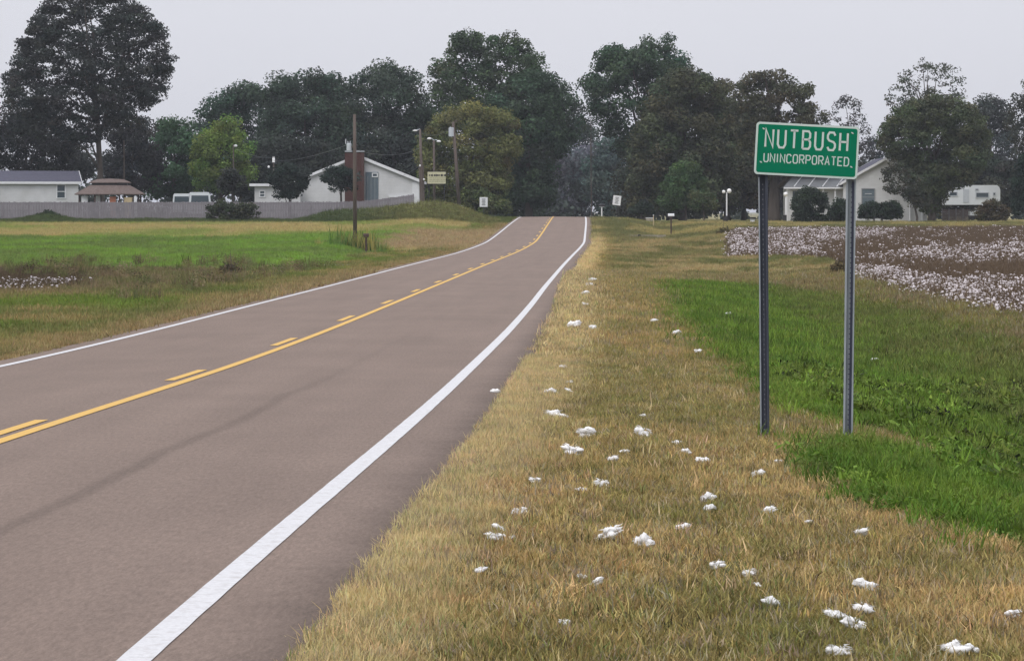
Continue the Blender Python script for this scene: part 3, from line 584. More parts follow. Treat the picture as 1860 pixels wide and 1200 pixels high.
tree('broadleaf_tree', 'thin loose crown bridging the notch of sky above the road', 'tree', [(1035, 205), (1058, 170), (1085, 160), (1110, 200), (1095, 250), (1060, 255)], 470, 1075, (.04, .05, .045), 1.0, 1.2, 1.3, .4, .09, base_z=-2)
tree('broadleaf_tree', 'low dark green mass of a tree closing the wood left of the road hollow', 'tree', [(850, 260), (900, 210), (960, 215), (1000, 260), (1005, 400), (850, 400)], 430, 925, (.036, .05, .038), 1.8, 2.4, 2.4, .42, .35, base_z=-.5)
tree('broadleaf_tree', 'dark low tree closing the wood right of the road hollow', 'tree', [(1125, 250), (1180, 215), (1250, 230), (1300, 260), (1310, 396), (1125, 400)], 425, 1215, (.042, .045, .034), 1.8, 2.4, 2.4, .42, .35)
# left group
tree('broadleaf_tree', 'low flat topped dark tree above and behind the yellow green tree', 'tree', [(358, 205), (375, 172), (400, 158), (440, 156), (480, 162), (515, 190), (520, 260), (515, 350), (370, 350)], 400, 440, (.040, .068, .050), 1.5, 2.5, 2.2, .36, .4, BT)
tree('broadleaf_tree', 'dark tree with two bumps behind the transformer left of the white gabled building', 'tree', [(478, 175), (492, 132), (515, 121), (545, 135), (580, 124), (618, 128), (635, 165), (650, 250), (650, 350), (480, 350)], 395, 560, G1, 1.5, 2.5, 2.2, .36, .45, BT)
tree('broadleaf_tree', 'dark tree directly above the brick chimney', 'tree', [(598, 190), (628, 140), (655, 116), (700, 112), (735, 124), (770, 145), (790, 190), (800, 260), (800, 370), (600, 360)], 392, 690, G1, 1.5, 2.5, 2.2, .36, .45, BT)
tree('oak_tree', 'tallest tree left of the road gap, three knobbly heads against the sky', 'tree', [(778, 150), (790, 112), (812, 90), (832, 62), (862, 56), (882, 72), (908, 56), (938, 64), (960, 84), (985, 100), (990, 135), (1010, 150), (1008, 200), (960, 270), (870, 260), (800, 220)], 385, 880, G2, 1.25, 2.4, 2.1, .34, .5, BT, flat=.8)
tree('oak_tree', 'broad dark tree sloping down to the road gap from its left', 'tree', [(880, 190), (930, 140), (985, 122), (1015, 142), (1040, 170), (1052, 185), (1056, 220), (1040, 260), (1020, 300), (1000, 385), (900, 385)], 378, 960, (.042, .064, .042), 1.4, 2.5, 2.3, .35, .45, BT, base_z=.6)
tree('broadleaf_tree', 'rounded olive brown tree behind the leaning pole with the transformer', 'tree', [(758, 270), (775, 225), (810, 195), (855, 185), (905, 190), (938, 215), (948, 260), (935, 300), (920, 345), (905, 386), (800, 380), (760, 372)], 362, 860, (.125, .125, .050), 1.2, 2.6, 2.4, .3, .35, BT)
tree('broadleaf_tree', 'bushy olive undergrowth tree under the speed sign left of the road', 'shrub', [(840, 330), (870, 335), (900, 350), (925, 372), (930, 392), (840, 384)], 358, 880, (.09, .105, .045), .8, 2.6, 2.4, .28, .1, BT)
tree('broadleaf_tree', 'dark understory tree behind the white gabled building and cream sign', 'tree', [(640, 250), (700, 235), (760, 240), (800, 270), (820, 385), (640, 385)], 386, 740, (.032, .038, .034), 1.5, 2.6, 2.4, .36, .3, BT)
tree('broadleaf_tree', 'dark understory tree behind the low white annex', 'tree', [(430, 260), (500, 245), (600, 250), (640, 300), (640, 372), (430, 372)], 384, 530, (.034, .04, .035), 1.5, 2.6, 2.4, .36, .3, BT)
# big left tree
tree('oak_tree', 'huge dark lacy tree at the left, rising past the top of the picture', 'tree', [(6, 195), (2, 150), (22, 110), (38, 72), (55, 40), (80, -5), (140, -55), (200, -50), (248, -5), (270, 25), (292, 45), (308, 75), (318, 110), (305, 145), (312, 165), (290, 188), (262, 205), (278, 225), (200, 250), (150, 270), (90, 245), (30, 215)], 340, 185, (.038, .040, .041), .85, 1.6, 2.8, .28, .36, limbs=16, flat=.62, deep=.75)
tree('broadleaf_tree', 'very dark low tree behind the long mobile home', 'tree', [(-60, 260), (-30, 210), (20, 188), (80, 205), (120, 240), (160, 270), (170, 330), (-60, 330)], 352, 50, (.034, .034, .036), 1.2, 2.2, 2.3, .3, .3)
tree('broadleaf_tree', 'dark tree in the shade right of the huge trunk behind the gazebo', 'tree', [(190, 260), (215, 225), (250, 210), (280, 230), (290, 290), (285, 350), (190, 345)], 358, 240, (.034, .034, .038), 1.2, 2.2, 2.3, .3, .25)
tree('broadleaf_tree', 'blue green rounded tree right of the gazebo roof', 'tree', [(262, 290), (275, 240), (295, 218), (325, 211), (352, 216), (368, 240), (372, 300), (365, 360), (262, 360)], 366, 315, (.050, .095, .052), 1.2, 2.6, 2.4, .3, .3)
tree('broadleaf_tree', 'bright yellow green rounded tree behind the parked white van', 'tree', [(346, 300), (352, 262), (372, 232), (395, 214), (425, 212), (450, 232), (462, 270), (465, 315), (440, 352), (350, 352)], 356, 400, (.135, .18, .045), 1.1, 2.6, 2.4, .28, .3)
tree('shrub', 'dark round evergreen shrub behind the fence right of the white van', 'shrub', [(394, 352), (397, 322), (412, 306), (432, 308), (447, 325), (450, 356)], 330, 422, (.035, .037, .032), .6, 2.8, 2.6, .24, .12)
# right group
tree('oak_tree', 'tallest tree right of the road gap, with a knobbly crown', 'tree', [(1056, 140), (1075, 128), (1082, 95), (1102, 82), (1130, 78), (1150, 84), (1170, 65), (1195, 58), (1225, 66), (1232, 95), (1262, 118), (1290, 140), (1270, 230), (1200, 300), (1120, 290), (1095, 235), (1062, 190)], 385, 1170, (.046, .072, .046), 1.25, 2.4, 2.1, .34, .5, BT, flat=.8)
tree('oak_tree', 'broad brown green tree in front of the tallest right hand crown', 'tree', [(1140, 260), (1170, 190), (1200, 150), (1240, 118), (1285, 130), (1315, 160), (1345, 200), (1350, 290), (1330, 385), (1150, 392)], 372, 1240, (.068, .070, .042), 1.4, 2.6, 2.4, .35, .45, BT)
tree('oak_tree', 'brownish tree between the broad tree and the one above the green sign', 'tree', [(1262, 200), (1280, 150), (1305, 140), (1340, 165), (1372, 190), (1390, 250), (1385, 385), (1265, 388)], 376, 1320, (.078, .068, .045), 1.3, 2.5, 2.2, .34, .4, BT)
tree('oak_tree', 'dark tree with ragged crown directly above the green sign', 'tree', [(1335, 190), (1340, 150), (1362, 132), (1400, 124), (1432, 128), (1448, 152), (1475, 148), (1480, 185), (1510, 200), (1520, 240), (1540, 300), (1500, 325), (1400, 335), (1345, 320)], 352, 1405, (.062, .060, .040), 1.05, 2.2, 2.0, .31, .7, flat=.8)
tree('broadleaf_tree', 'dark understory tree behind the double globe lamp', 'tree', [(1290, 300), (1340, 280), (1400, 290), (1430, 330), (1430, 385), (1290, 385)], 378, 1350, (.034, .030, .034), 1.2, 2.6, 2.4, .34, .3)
tree('slender_tree', 'thin greyish lacy tree just right of the green sign top', 'tree', [(1512, 230), (1515, 190), (1535, 172), (1560, 184), (1575, 215), (1582, 250), (1590, 290), (1540, 310), (1515, 290)], 400, 1550, (.052, .052, .058), .7, 1.1, 1.0, .28, .22)
tree('slender_tree', 'thin grey tree trunk and low foliage seen above the white house ridge', 'tree', [(1570, 290), (1580, 240), (1600, 255), (1612, 290), (1605, 340), (1570, 340)], 430, 1590, (.045, .05, .062), .7, 1.4, 1.8, .28, .15)
tree('tall_open_tree', 'tall open tree with sparse lacy top rising over the white house', 'tree', [(1606, 165), (1625, 150), (1640, 128), (1668, 108), (1690, 97), (1705, 112), (1738, 122), (1762, 155), (1752, 185), (1700, 215), (1640, 225), (1612, 190)], 372, 1690, (.060, .064, .050), .6, 1.05, .85, .26, .3, limbs=22, flat=.7)
tree('broadleaf_tree', 'dense dark rounded tree standing right of the white house', 'tree', [(1592, 260), (1605, 215), (1640, 185), (1690, 172), (1740, 178), (1780, 200), (1800, 245), (1790, 300), (1760, 335), (1722, 350), (1705, 396), (1672, 396), (1664, 340), (1630, 300)], 344, 1692, (.068, .076, .044), 1.0, 2.7, 2.5, .28, .42)
tree('broadleaf_tree', 'hazy blue grey tree behind the white travel trailer', 'tree', [(1762, 215), (1780, 180), (1800, 170), (1826, 185), (1840, 230), (1850, 300), (1840, 345), (1740, 345), (1745, 280)], 440, 1800, (.052, .058, .062), 1.3, 2.1, 2.1, .36, .3)  # distance haze put into the blue grey leaf colour
tree('broadleaf_tree', 'dark tree cut by the right edge of the picture', 'tree', [(1832, 220), (1845, 165), (1875, 130), (1950, 140), (2000, 250), (1980, 380), (1850, 380), (1838, 300)], 366, 1900, (.045, .045, .036), 1.2, 2.2, 2.0, .31, .35)
tree('broadleaf_tree', 'dark low trees mass closing the yard behind the travel trailer', 'tree', [(1590, 310), (1700, 290), (1850, 295), (1980, 310), (1980, 385), (1590, 385)], 398, 1780, (.042, .044, .038), 1.3, 2.6, 2.4, .34, .25)
tree('conifer_shrub', 'dark conical evergreen at the right edge of the picture beside the trailer', 'shrub', [(1835, 392), (1838, 330), (1855, 285), (1880, 262), (1910, 300), (1920, 392)], 336, 1875, (.02, .032, .025), .8, 2.8, 2.6, .25, .15)
# small trees and shrubs
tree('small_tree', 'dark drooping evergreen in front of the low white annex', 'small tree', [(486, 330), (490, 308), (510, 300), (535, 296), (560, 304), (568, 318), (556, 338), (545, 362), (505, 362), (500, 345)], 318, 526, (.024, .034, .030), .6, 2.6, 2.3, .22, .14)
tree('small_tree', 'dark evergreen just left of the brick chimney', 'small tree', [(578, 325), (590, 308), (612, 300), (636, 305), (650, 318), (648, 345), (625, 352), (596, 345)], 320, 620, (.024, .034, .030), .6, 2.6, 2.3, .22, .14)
tree('small_tree', 'pointed bright green small tree at the wood edge right of the road', 'small tree', [(1196, 372), (1205, 335), (1222, 305), (1245, 288), (1268, 292), (1280, 320), (1284, 352), (1275, 378), (1210, 384)], 350, 1245, (.062, .098, .042), .75, 2.6, 2.4, .25, .12)
tree('small_tree', 'pale open young tree on the lawn left of the double globe lamp', 'small tree', [(1248, 362), (1258, 345), (1282, 346), (1300, 352), (1306, 370), (1298, 382), (1262, 384)], 336, 1278, (.07, .082, .042), .5, 1.6, 1.8, .2, .07)
tree('shrub', 'low dark shrub on the lawn edge below the right hand road sign', 'shrub', [(1140, 388), (1150, 372), (1168, 362), (1185, 372), (1190, 390)], 350, 1165, (.03, .04, .03), .5, 2.6, 2.4, .22, .06)
tree('shrub', 'tall dark rounded shrub in front of the porch, between the sign posts', 'shrub', [(1440, 405), (1438, 375), (1448, 348), (1465, 338), (1488, 342), (1500, 360), (1504, 385), (1498, 408)], 322, 1472, (.028, .04, .026), .55, 2.9, 2.8, .2, .08)
tree('shrub', 'lower dark shrub beside the pale sign post in front of the white house', 'shrub', [(1505, 405), (1504, 380), (1518, 362), (1538, 362), (1550, 380), (1552, 405)], 324, 1526, (.028, .04, .026), .5, 2.9, 2.8, .2, .08)
tree('hedge', 'clipped dark hedge under the blue grey window of the white house', 'hedge', [(1558, 398), (1560, 372), (1580, 366), (1605, 369), (1625, 364), (1638, 372), (1640, 398)], 338, 1600, (.022, .034, .022), .45, 3.0, 3.0, .2, .06)
tree('crape_myrtle', 'small leafy tree with open branches against the right part of the white house', 'small tree', [(1598, 330), (1606, 298), (1625, 288), (1650, 300), (1672, 320), (1690, 345), (1690, 375), (1660, 380), (1640, 360), (1612, 350)], 330, 1665, (.055, .056, .042), .42, 1.4, 1.9, .2, .12, limbs=18)
tree('shrub', 'brownish ragged bush in front of the travel trailer', 'shrub', [(1772, 402), (1775, 378), (1790, 364), (1815, 362), (1835, 376), (1840, 402)], 325, 1805, (.075, .058, .038), .6, 2.4, 2.4, .22, .08)
tree('shrub', 'wide ragged bush against the grey fence below the dark round shrub', 'shrub', [(374, 400), (378, 376), (400, 366), (430, 368), (455, 364), (470, 378), (474, 402)], 302, 425, (.05, .055, .032), .5, 2.3, 2.3, .22, .05)
tree('shrub', 'small dark bush against the grey fence near its left end', 'shrub', [(60, 402), (68, 388), (85, 382), (105, 388), (114, 402)], 303, 86, (.035, .045, .028), .4, 2.3, 2.3, .2, .04)
tree('shrub', 'brown ragged weed bush between the green field and the road', 'shrub', [(398, 502), (402, 488), (418, 478), (434, 484), (440, 502)], 118, 420, (.09, .065, .045), .25, 1.6, 2.0, .1, .02)
tree('shrub', 'dark tangled brush on the corner of the cotton field', 'shrub', [(1296, 434), (1302, 420), (1320, 411), (1330, 420), (1330, 436)], 245, 1314, (.08, .065, .035), .3, 1.8, 2.2, .14, .02)
tree('shrub', 'small brown weed bush at the cotton field edge left of the pale sign post', 'shrub', [(1510, 500), (1514, 478), (1530, 470), (1545, 480), (1548, 502)], 118, 1530, (.09, .065, .04), .2, 1.6, 2.0, .09, .02)

def far_wood():
    Vs = []; Cs = []
    n = 650; xs = RNG.uniform(-140, 150, n); Yd = RNG.uniform(470, 520, n); g0 = 0.0
    top = 6.5+3.5*fbm(xs*.06+3, xs*0)+2*fbm(xs*.3, xs*0)
    for x0, y0, tp in zip(xs, Yd, top):
        zc = RNG.uniform(-1.0, tp); rr = RNG.uniform(1.4, 2.8); m = 95; dirs = RNG.normal(size=(m, 3)); dirs /= np.linalg.norm(dirs, axis=1)[:, None]
        p = np.array([x0, y0, zc])+dirs*rr*(.4+.6*RNG.random((m, 1))); nn = dirs*.6+RNG.normal(size=(m, 3))*.5; nn /= np.linalg.norm(nn, axis=1)[:, None]
        t = np.cross(nn, RNG.normal(size=(m, 3))); t /= np.linalg.norm(t, axis=1)[:, None]; b = np.cross(nn, t); s = (.7*(.5+.7*RNG.random(m)))[:, None]*.5
        Vs.append(np.stack([p-t*s, p+b*s, p+t*s, p-b*s], 1).reshape(-1, 3)); cc = np.array([.038, .05, .042])*(1+RNG.normal(0, .2)); Cs.append(np.repeat(np.clip(cc*(1+RNG.normal(0, .2, (m, 1))), .005, .5), 4, 0))
    V = np.concatenate(Vs); o = fast_mesh('far_wood', V, np.arange(len(V)).reshape(-1, 4), M['leaf'], np.concatenate(Cs)); tag(o, 'dark far off wood closing the view behind the houses and trees', 'wood', kind='stuff')
far_wood()
# ------------------------------------------------------------------ the place name sign
ZS = 31.0; mS = F/ZS
def u_post(h, wd=.083, dp=.042, th=.007):
    w2 = wd/2; f = w2-.018; prof = [(-w2, 0), (-f, 0), (-f+.006, -dp+th), (f-.006, -dp+th), (f, 0), (w2, 0), (w2, -th), (f+.006, -th), (f-.0, -dp), (-f+.0, -dp), (-f-.006, -th), (-w2, -th)]
    return prof
def post_mesh(p0, p1, wd, mt, parent, openfront=True):
    prof = u_post(0, wd); n = len(prof); p0, p1 = Vector(p0), Vector(p1); vs = []
    for p in (p0, p1):
        for x, y in prof: vs.append((p.x+x, p.y+(y if openfront else -y), p.z))
    fs = [(i, (i+1) % n, (i+1) % n+n, i+n) for i in range(n)]
    return MB().add(vs, fs).build('post', mt, parent)
gx = PX(1465, ZS); gz = float(H(gx, ZS))
sg = empty('town_sign', (gx, ZS, gz), 'green town name sign with white border on two steel posts in the verge', 'sign')
def loc(px, py, dy=0.0): return Vector((PX(px, ZS)-gx, dy, PZ(py, ZS)-gz))
pA = post_mesh(loc(1390, 800, .05), loc(1386, 232, .05), .088, M['steel_dark'], sg, openfront=False); pA['label'] = 'dark blue steel post'
pB = post_mesh(loc(1541, 812, .05), loc(1548, 236, .05), .092, M['steel_light'], sg, openfront=False); pB['label'] = 'pale galvanised post'
for pst, (xa, ya, xb, yb), mt in ((pA, (1390, 780, 1386, 335), 'hole'), (pB, (1541, 790, 1548, 340), 'post_shade')):
    mb = MB(); n = 50
    for i in range(n):
        t = i/(n-1); p = loc(xa+(xb-xa)*t, ya+(yb-ya)*t, .0068 if 0 else .05-.0015+.0)
        mb.tube([p+Vector((0, .002, 0)), p+Vector((0, -.0012, 0))], .0055, 8)
    o = mb.build('hole_row', M[mt], pst); o['kind'] = 'stuff'
# strips on the post fronts, light and shade of the channel put into their colour
for pst, (xa, ya, xb, yb), mt, off in ((pA, (1390, 800, 1386, 322), 'steel_light', -.036), (pA, (1390, 800, 1386, 322), 'steel_dark', .030), (pB, (1541, 812, 1548, 330), 'post_shade', .014), (pB, (1541, 812, 1548, 330), 'steel_light', .036)):
    a = loc(xa, ya, .046)+Vector((off, 0, 0)); b = loc(xb, yb, .046)+Vector((off, 0, 0)); wdt = .011 if mt != 'post_shade' else .02
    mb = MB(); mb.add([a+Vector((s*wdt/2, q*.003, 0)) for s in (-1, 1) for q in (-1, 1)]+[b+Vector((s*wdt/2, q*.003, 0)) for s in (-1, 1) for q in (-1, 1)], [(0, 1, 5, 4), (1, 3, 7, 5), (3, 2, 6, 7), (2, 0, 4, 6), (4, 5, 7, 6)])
    mb.build('post_tone_strip', M[mt], pst)
SW, SH = 188/mS, 95.5/mS; rollm = Matrix.Rotation(math.radians(3.05), 3, 'Y'); sc_ = loc(1465.5, 273.5, 0)
def onsign(x, z, y=0.0): return sc_+rollm @ Vector((x, y, z))
def rrect(w_, h_, r, k=6):
    p = []
    for cx, cz, a0 in ((w_/2-r, h_/2-r, 0), (-w_/2+r, h_/2-r, 90), (-w_/2+r, -h_/2+r, 180), (w_/2-r, -h_/2+r, 270)):
        for i in range(k+1): a = math.radians(a0+90*i/k); p.append((cx+r*math.cos(a), cz+r*math.sin(a)))
    return p
def slab(poly, y0, y1, name, mt, parent):
    n = len(poly); vs = [onsign(x, z, y0) for x, z in poly]+[onsign(x, z, y1) for x, z in poly]
    fs = [tuple(range(n-1, -1, -1)), tuple(range(n, 2*n))]+[(i, (i+1) % n, (i+1) % n+n, i+n) for i in range(n)]
    return MB().add(vs, fs).build(name, mt, parent)
panel = slab(rrect(SW, SH, .035), .0, .004, 'sign_panel', M['alu'], sg)
slab(rrect(SW-.002, SH-.002, .034), -.0012, -.0002, 'sign_border', M['sign_white'], panel)
slab(rrect(SW-.040, SH-.040, .022), -.0024, -.0014, 'sign_face', M['sign_green'], panel)
GL = {  # strokes on a unit cell, x 0..1, z 0..1
 'N': [[(0, 0), (0, 1), (1, 0), (1, 1)]], 'U': [[(0, 1), (0, .18), (.22, 0), (.78, 0), (1, .18), (1, 1)]], 'T': [[(0, 1), (1, 1)], [(.5, 1), (.5, 0)]],
 'B': [[(0, 0), (0, 1), (.75, 1), (.95, .87), (.95, .65), (.75, .53), (0, .53)], [(.75, .53), (1, .38), (1, .14), (.78, 0), (0, 0)]],
 'S': [[(1, .83), (.78, 1), (.22, 1), (0, .84), (0, .66), (.2, .54), (.8, .46), (1, .34), (1, .16), (.78, 0), (.22, 0), (0, .17)]],
 'H': [[(0, 0), (0, 1)], [(1, 0), (1, 1)], [(0, .5), (1, .5)]], 'I': [[(.5, 0), (.5, 1)]],
 'C': [[(1, .8), (.78, 1), (.22, 1), (0, .82), (0, .18), (.22, 0), (.78, 0), (1, .2)]], 'O': [[(.22, 0), (0, .18), (0, .82), (.22, 1), (.78, 1), (1, .82), (1, .18), (.78, 0), (.22, 0)]],
 'R': [[(0, 0), (0, 1), (.78, 1), (1, .86), (1, .62), (.78, .48), (0, .48)], [(.5, .48), (1, 0)]], 'P': [[(0, 0), (0, 1), (.78, 1), (1, .85), (1, .6), (.78, .45), (0, .45)]],
 'A': [[(0, 0), (.5, 1), (1, 0)], [(.2, .33), (.8, .33)]], 'E': [[(1, 1), (0, 1), (0, 0), (1, 0)], [(0, .52), (.8, .52)]], 'D': [[(0, 0), (0, 1), (.7, 1), (1, .8), (1, .2), (.7, 0), (0, 0)]]}
def stroke_poly(mb, pts, t, y):
    # mitred ribbon
    P = [Vector((a, b)) for a, b in pts]; L_, R2 = [], []; closed = (P[0]-P[-1]).length < 1e-6
    if closed: P = P[:-1]
    n = len(P)
    for i in range(n):
        a = P[i-1] if (i > 0 or closed) else None; b = P[(i+1) % n] if (i < n-1 or closed) else None
        d1 = (P[i]-a).normalized() if a is not None else None; d2 = (b-P[i]).normalized() if b is not None else None
        if d1 is None: d1 = d2
        if d2 is None: d2 = d1
        n1 = Vector((-d1.y, d1.x)); n2 = Vector((-d2.y, d2.x)); m_ = (n1+n2); m_ = m_.normalized() if m_.length > .01 else n1
        k = min(1/max(m_.dot(n1), .35), 2.2); p = P[i]
        if not closed and i == 0: p = p-d1*t*.5*0
        L_.append(p+m_*t/2*k); R2.append(p-m_*t/2*k)
    vs = [onsign(q.x, q.y, y) for q in L_]+[onsign(q.x, q.y, y) for q in R2]; vs += [onsign(q.x, q.y, y+.0009) for q in L_]+[onsign(q.x, q.y, y+.0009) for q in R2]
    fs = []; rng_ = n if closed else n-1
    for i in range(rng_):
        j = (i+1) % n; fs += [(i, j, n+j, n+i), (2*n+i, i+3*n, j+3*n, 2*n+j), (i, i+2*n, j+2*n, j), (n+i, n+j, 3*n+j, 3*n+i)]
    mb.add(vs, fs)
def lettering(txt, x0, z0, pitch, wd, h, t, shear=0):
    for i, ch in enumerate(txt):
        mb = MB(); ww = wd
        for st in GL[ch]: stroke_poly(mb, [(x0+i*pitch+a*ww, z0+b*h) for a, b in st], t, -.0036)
        o = mb.build('letter', M['sign_white'], face); o['label'] = 'white letter '+ch
face = [c for c in panel.children if c.name.startswith('sign_face')][0] if panel.children else panel
lettering('NUTBUSH', -.392, .015, .1165, .070, .165, .019)
# second line; narrower I
xs = -.398; h2 = .078
for ch in 'UNINCORPORATED':
    wd = .012 if ch == 'I' else .040
    mb = MB()
    for st in GL[ch]: stroke_poly(mb, [(xs+(.006 if ch == 'I' else a*wd), -.125+b*h2) for a, b in st], .0105, -.0036)
    mb.build('letter', M['sign_white'], face)['label'] = 'small white letter '+ch
    xs += .0345 if ch == 'I' else .0600
for bxx, bzz in ((-.415, .183), (.418, .186), (-.425, -.130), (.424, -.132)):
    mb = MB(); p = onsign(bxx, bzz, -.003); mb.tube([p, p+Vector((0, -.006, 0))], .0075, 8); mb.box(p+Vector((.0, -.004, .0)), (.026, .003, .006), m=rollm @ Matrix.Rotation(.5, 3, 'Y')); mb.build('bolt', M['sign_white'], sg)

# ------------------------------------------------------------------ cotton tufts on the verge
def tuft_mesh(seed, parts):
    r = random.Random(seed); V = []; Fc = []
    for i in range(parts):
        cx, cy, cz = (r.uniform(-.5, .5), r.uniform(-.35, .35), r.uniform(.05, .34)); rr = r.uniform(.11, .27)
        b = MB().ball((0, 0, 0), 1, 12, 8); base = len(V); sx, sy, sz = rr*r.uniform(.9, 2.3), rr*r.uniform(.7, 1.3), rr*r.uniform(.4, .95); ph = r.random()*9
        for v in b.v:
            v = Vector(v); n_ = 1+.22*math.sin(v.x*5+ph)*math.sin(v.y*6+ph*2)+.16*math.sin(v.z*9+v.x*7+ph)+r.uniform(-.14, .14)
            V.append((cx+v.x*sx*n_, cy+v.y*sy*n_, cz+v.z*sz*n_))
        Fc += [tuple(base+i2 for i2 in f) for f in b.f]
    for i in range(60):   # wisps of lint
        a = r.random()*6.28; q = r.uniform(.35, .62); b0 = len(V); ln = r.uniform(.15, .4); x, y, z = q*math.cos(a), q*.7*math.sin(a), r.uniform(.05, .4)
        V += [(x*.6, y*.6, z), (x*.6+.06, y*.6+.04, z+.05), (x+ln*math.cos(a)*.5, y+ln*math.sin(a)*.5, z+r.uniform(-.1, .12))]; Fc.append((b0, b0+1, b0+2))
    m_ = MB(); m_.v = V; m_.f = Fc; o = m_.build('cotton_tuft', M['cotton'], smooth=True, link=False); return o.data
TM = [tuft_mesh(300+i, 5+i % 6) for i in range(9)]
TG = 'white cotton tufts blown onto the roadside grass'
tufts = [  # px, py, width px, label (None = one of the small alike ones)
 (1062, 797, 26, 'flat cotton tuft above the double tuft nearest the road, level with the sign post feet'), (1038, 824, 32, 'twin lobed cotton tuft closest to the road below the sign post feet'), (1166, 793, 26, 'slanting cotton tuft midway between the road and the dark sign post foot'),
 (1003, 758, 26, 'cotton tuft near the straw edge, just below a smaller round one'), (1000, 718, 18, 'round cotton tuft on the straw edge level with the lower part of the posts'), (1045, 596, 17, 'far bright cotton tuft on the verge, largest of those in the distance'),
 (1077, 602, 12, 'tiny scrap just right of the far bright tuft on the verge'), (1187, 589, 9, 'tiny far scrap level with the far bright tuft, out near the ditch brink'), (1323, 577, 10, 'lone white tuft on the far green grass left of the dark post'), (1588, 661, 9, 'lone white tuft on the green grass right of the pale post'), (1268, 645, 8, 'tiny scrap near the ditch brink left of the dark post, upper verge'), (1035, 701, 9, 'tiny scrap on the straw edge right above the small round tuft'),
 (1232, 811, 12, 'upper left of two small scraps midway between the road and dark post foot'), (1245, 827, 14, 'lower right of two small scraps midway between the road and dark post foot'), (1275, 843, 18, 'rounded cotton tuft left of and below the dark sign post foot'), (1115, 842, 18, 'small oval tuft right of the twin lobed one'), (1136, 828, 13, 'small scrap just up and right of the small oval tuft'), (1378, 869, 20, 'flat tuft directly below the dark sign post foot'), (1414, 848, 6, 'speck of cotton just right of the flat tuft below the dark post foot'),
 (971, 882, 17, 'upright slanted tuft beside the straw fringe, alone at mid distance'), (1090, 889, 24, 'thin stringy tuft in the middle of the verge'), (1058, 897, 12, 'small scrap just below and left of the thin stringy tuft'), (1287, 915, 20, 'upper of a stacked pair of small tufts in mid verge'), (1288, 934, 15, 'lower of a stacked pair of small tufts in mid verge'),
 (1400, 937, 20, 'low arched tuft right of the stacked pair'), (1466, 957, 12, 'thin scrap in the grass right of and below the low arched tuft'), (945, 939, 23, 'slanting tuft near the straw fringe above a close trio'), (904, 972, 18, 'upper tuft of the close trio beside the straw fringe'), (898, 986, 30, 'widest tuft of the close trio beside the straw fringe'), (931, 987, 11, 'smallest tuft of the close trio beside the straw fringe'),
 (1115, 977, 31, 'humped tuft left of the tall curled one in the middle foreground'), (1168, 998, 26, 'tall curled tuft in the middle foreground, the highest of all'), (1240, 966, 18, 'small wispy tuft right of the tall curled one'), (1566, 980, 22, 'small forked tuft alone below the pale sign post'),
 (871, 1052, 18, 'single small tuft in the foreground nearest the asphalt'), (1057, 1061, 15, 'ragged little tuft touching the left of a bigger round one'), (1088, 1069, 20, 'round tuft with a grey top in the foreground centre'), (1303, 1038, 24, 'wide ragged tuft left of a blocky one in the right foreground'), (1363, 1054, 22, 'blocky tuft right of a wide ragged one'), (1373, 1075, 8, 'speck of cotton just below the blocky tuft in the right foreground'),
 (1400, 1110, 24, 'arched tuft alone left of the big cluster in the right foreground'), (1572, 1077, 31, 'low boomerang shaped tuft above the big cluster'), (1566, 1119, 34, 'largest round tuft of the big cluster in the right foreground'), (1512, 1127, 35, 'long flat tuft at the left of the big cluster'), (1549, 1150, 36, 'bottom tuft of the big cluster, humped with a tail'),
 (1842, 1132, 24, 'single oval tuft by the right edge of the foreground'), (1025, 1146, 17, 'small tuft with a stalk low in the centre foreground'), (1526, 1196, 38, 'tuft cut by the bottom of the picture below the big cluster'), (1728, 1198, 34, 'left of two tufts cut by the bottom right of the picture'), (1762, 1198, 26, 'right of two tufts cut by the bottom right of the picture'),
 (900, 719, 8, 'tiny white tuft lying on the asphalt edge'), (1168, 762, 10, 'small scrap above the slanting tuft in the verge centre'), (1074, 514, 9, 'farthest speck on the verge near the top of the straw grass'), (1070, 523, 8, 'second farthest speck, just right of and below the farthest one'), (1063, 541, 6, 'third speck down in the row along the far straw grass'), (1063, 560, 6, 'fourth speck down in the row along the far straw grass'), (1023, 674, 7, 'speck above and right of the round tuft on the straw edge'), (1030, 715, 9, 'scrap touching the upper right of the round straw edge tuft'), (1407, 680, 8, 'tiny white tuft touching the dark post at mid height'), (1228, 611, 8, 'far scrap close to the ditch brink, right of and below the far bright tuft'), (1652, 793, 7, 'tiny speck on the brown bank right of the pale post foot'), (1757, 838, 10, 'farthest right speck on the brown bank beside the green ditch')]
for i, (px, py, wpx, lab) in enumerate(tufts):
    x, y = hit(px, min(py+wpx*.25, 1240)); o = bpy.data.objects.new('cotton_tuft', TM[i % len(TM)]); C.objects.link(o)
    s = max(wpx, 11)/(F/y)*1.05; lift = (.035+.05*min(max(y-35, 0)/40, 1)) if not (lab and 'asphalt' in lab) else .05
    rr = random.Random(i); o.location = (x, y, float(H(x, y))+lift); o.scale = (s, s*.9, s*rr.uniform(1.0, 1.45)*(1.6 if lab and 'highest' in lab else 1)); o.rotation_euler = (rr.uniform(-.2, .2), rr.uniform(-.35, .35), rr.uniform(-.5, .5)+(0 if rr.random() < .5 else math.pi))
    tag(o, lab or 'tiny scrap of white cotton caught in the verge grass', 'cotton', TG)
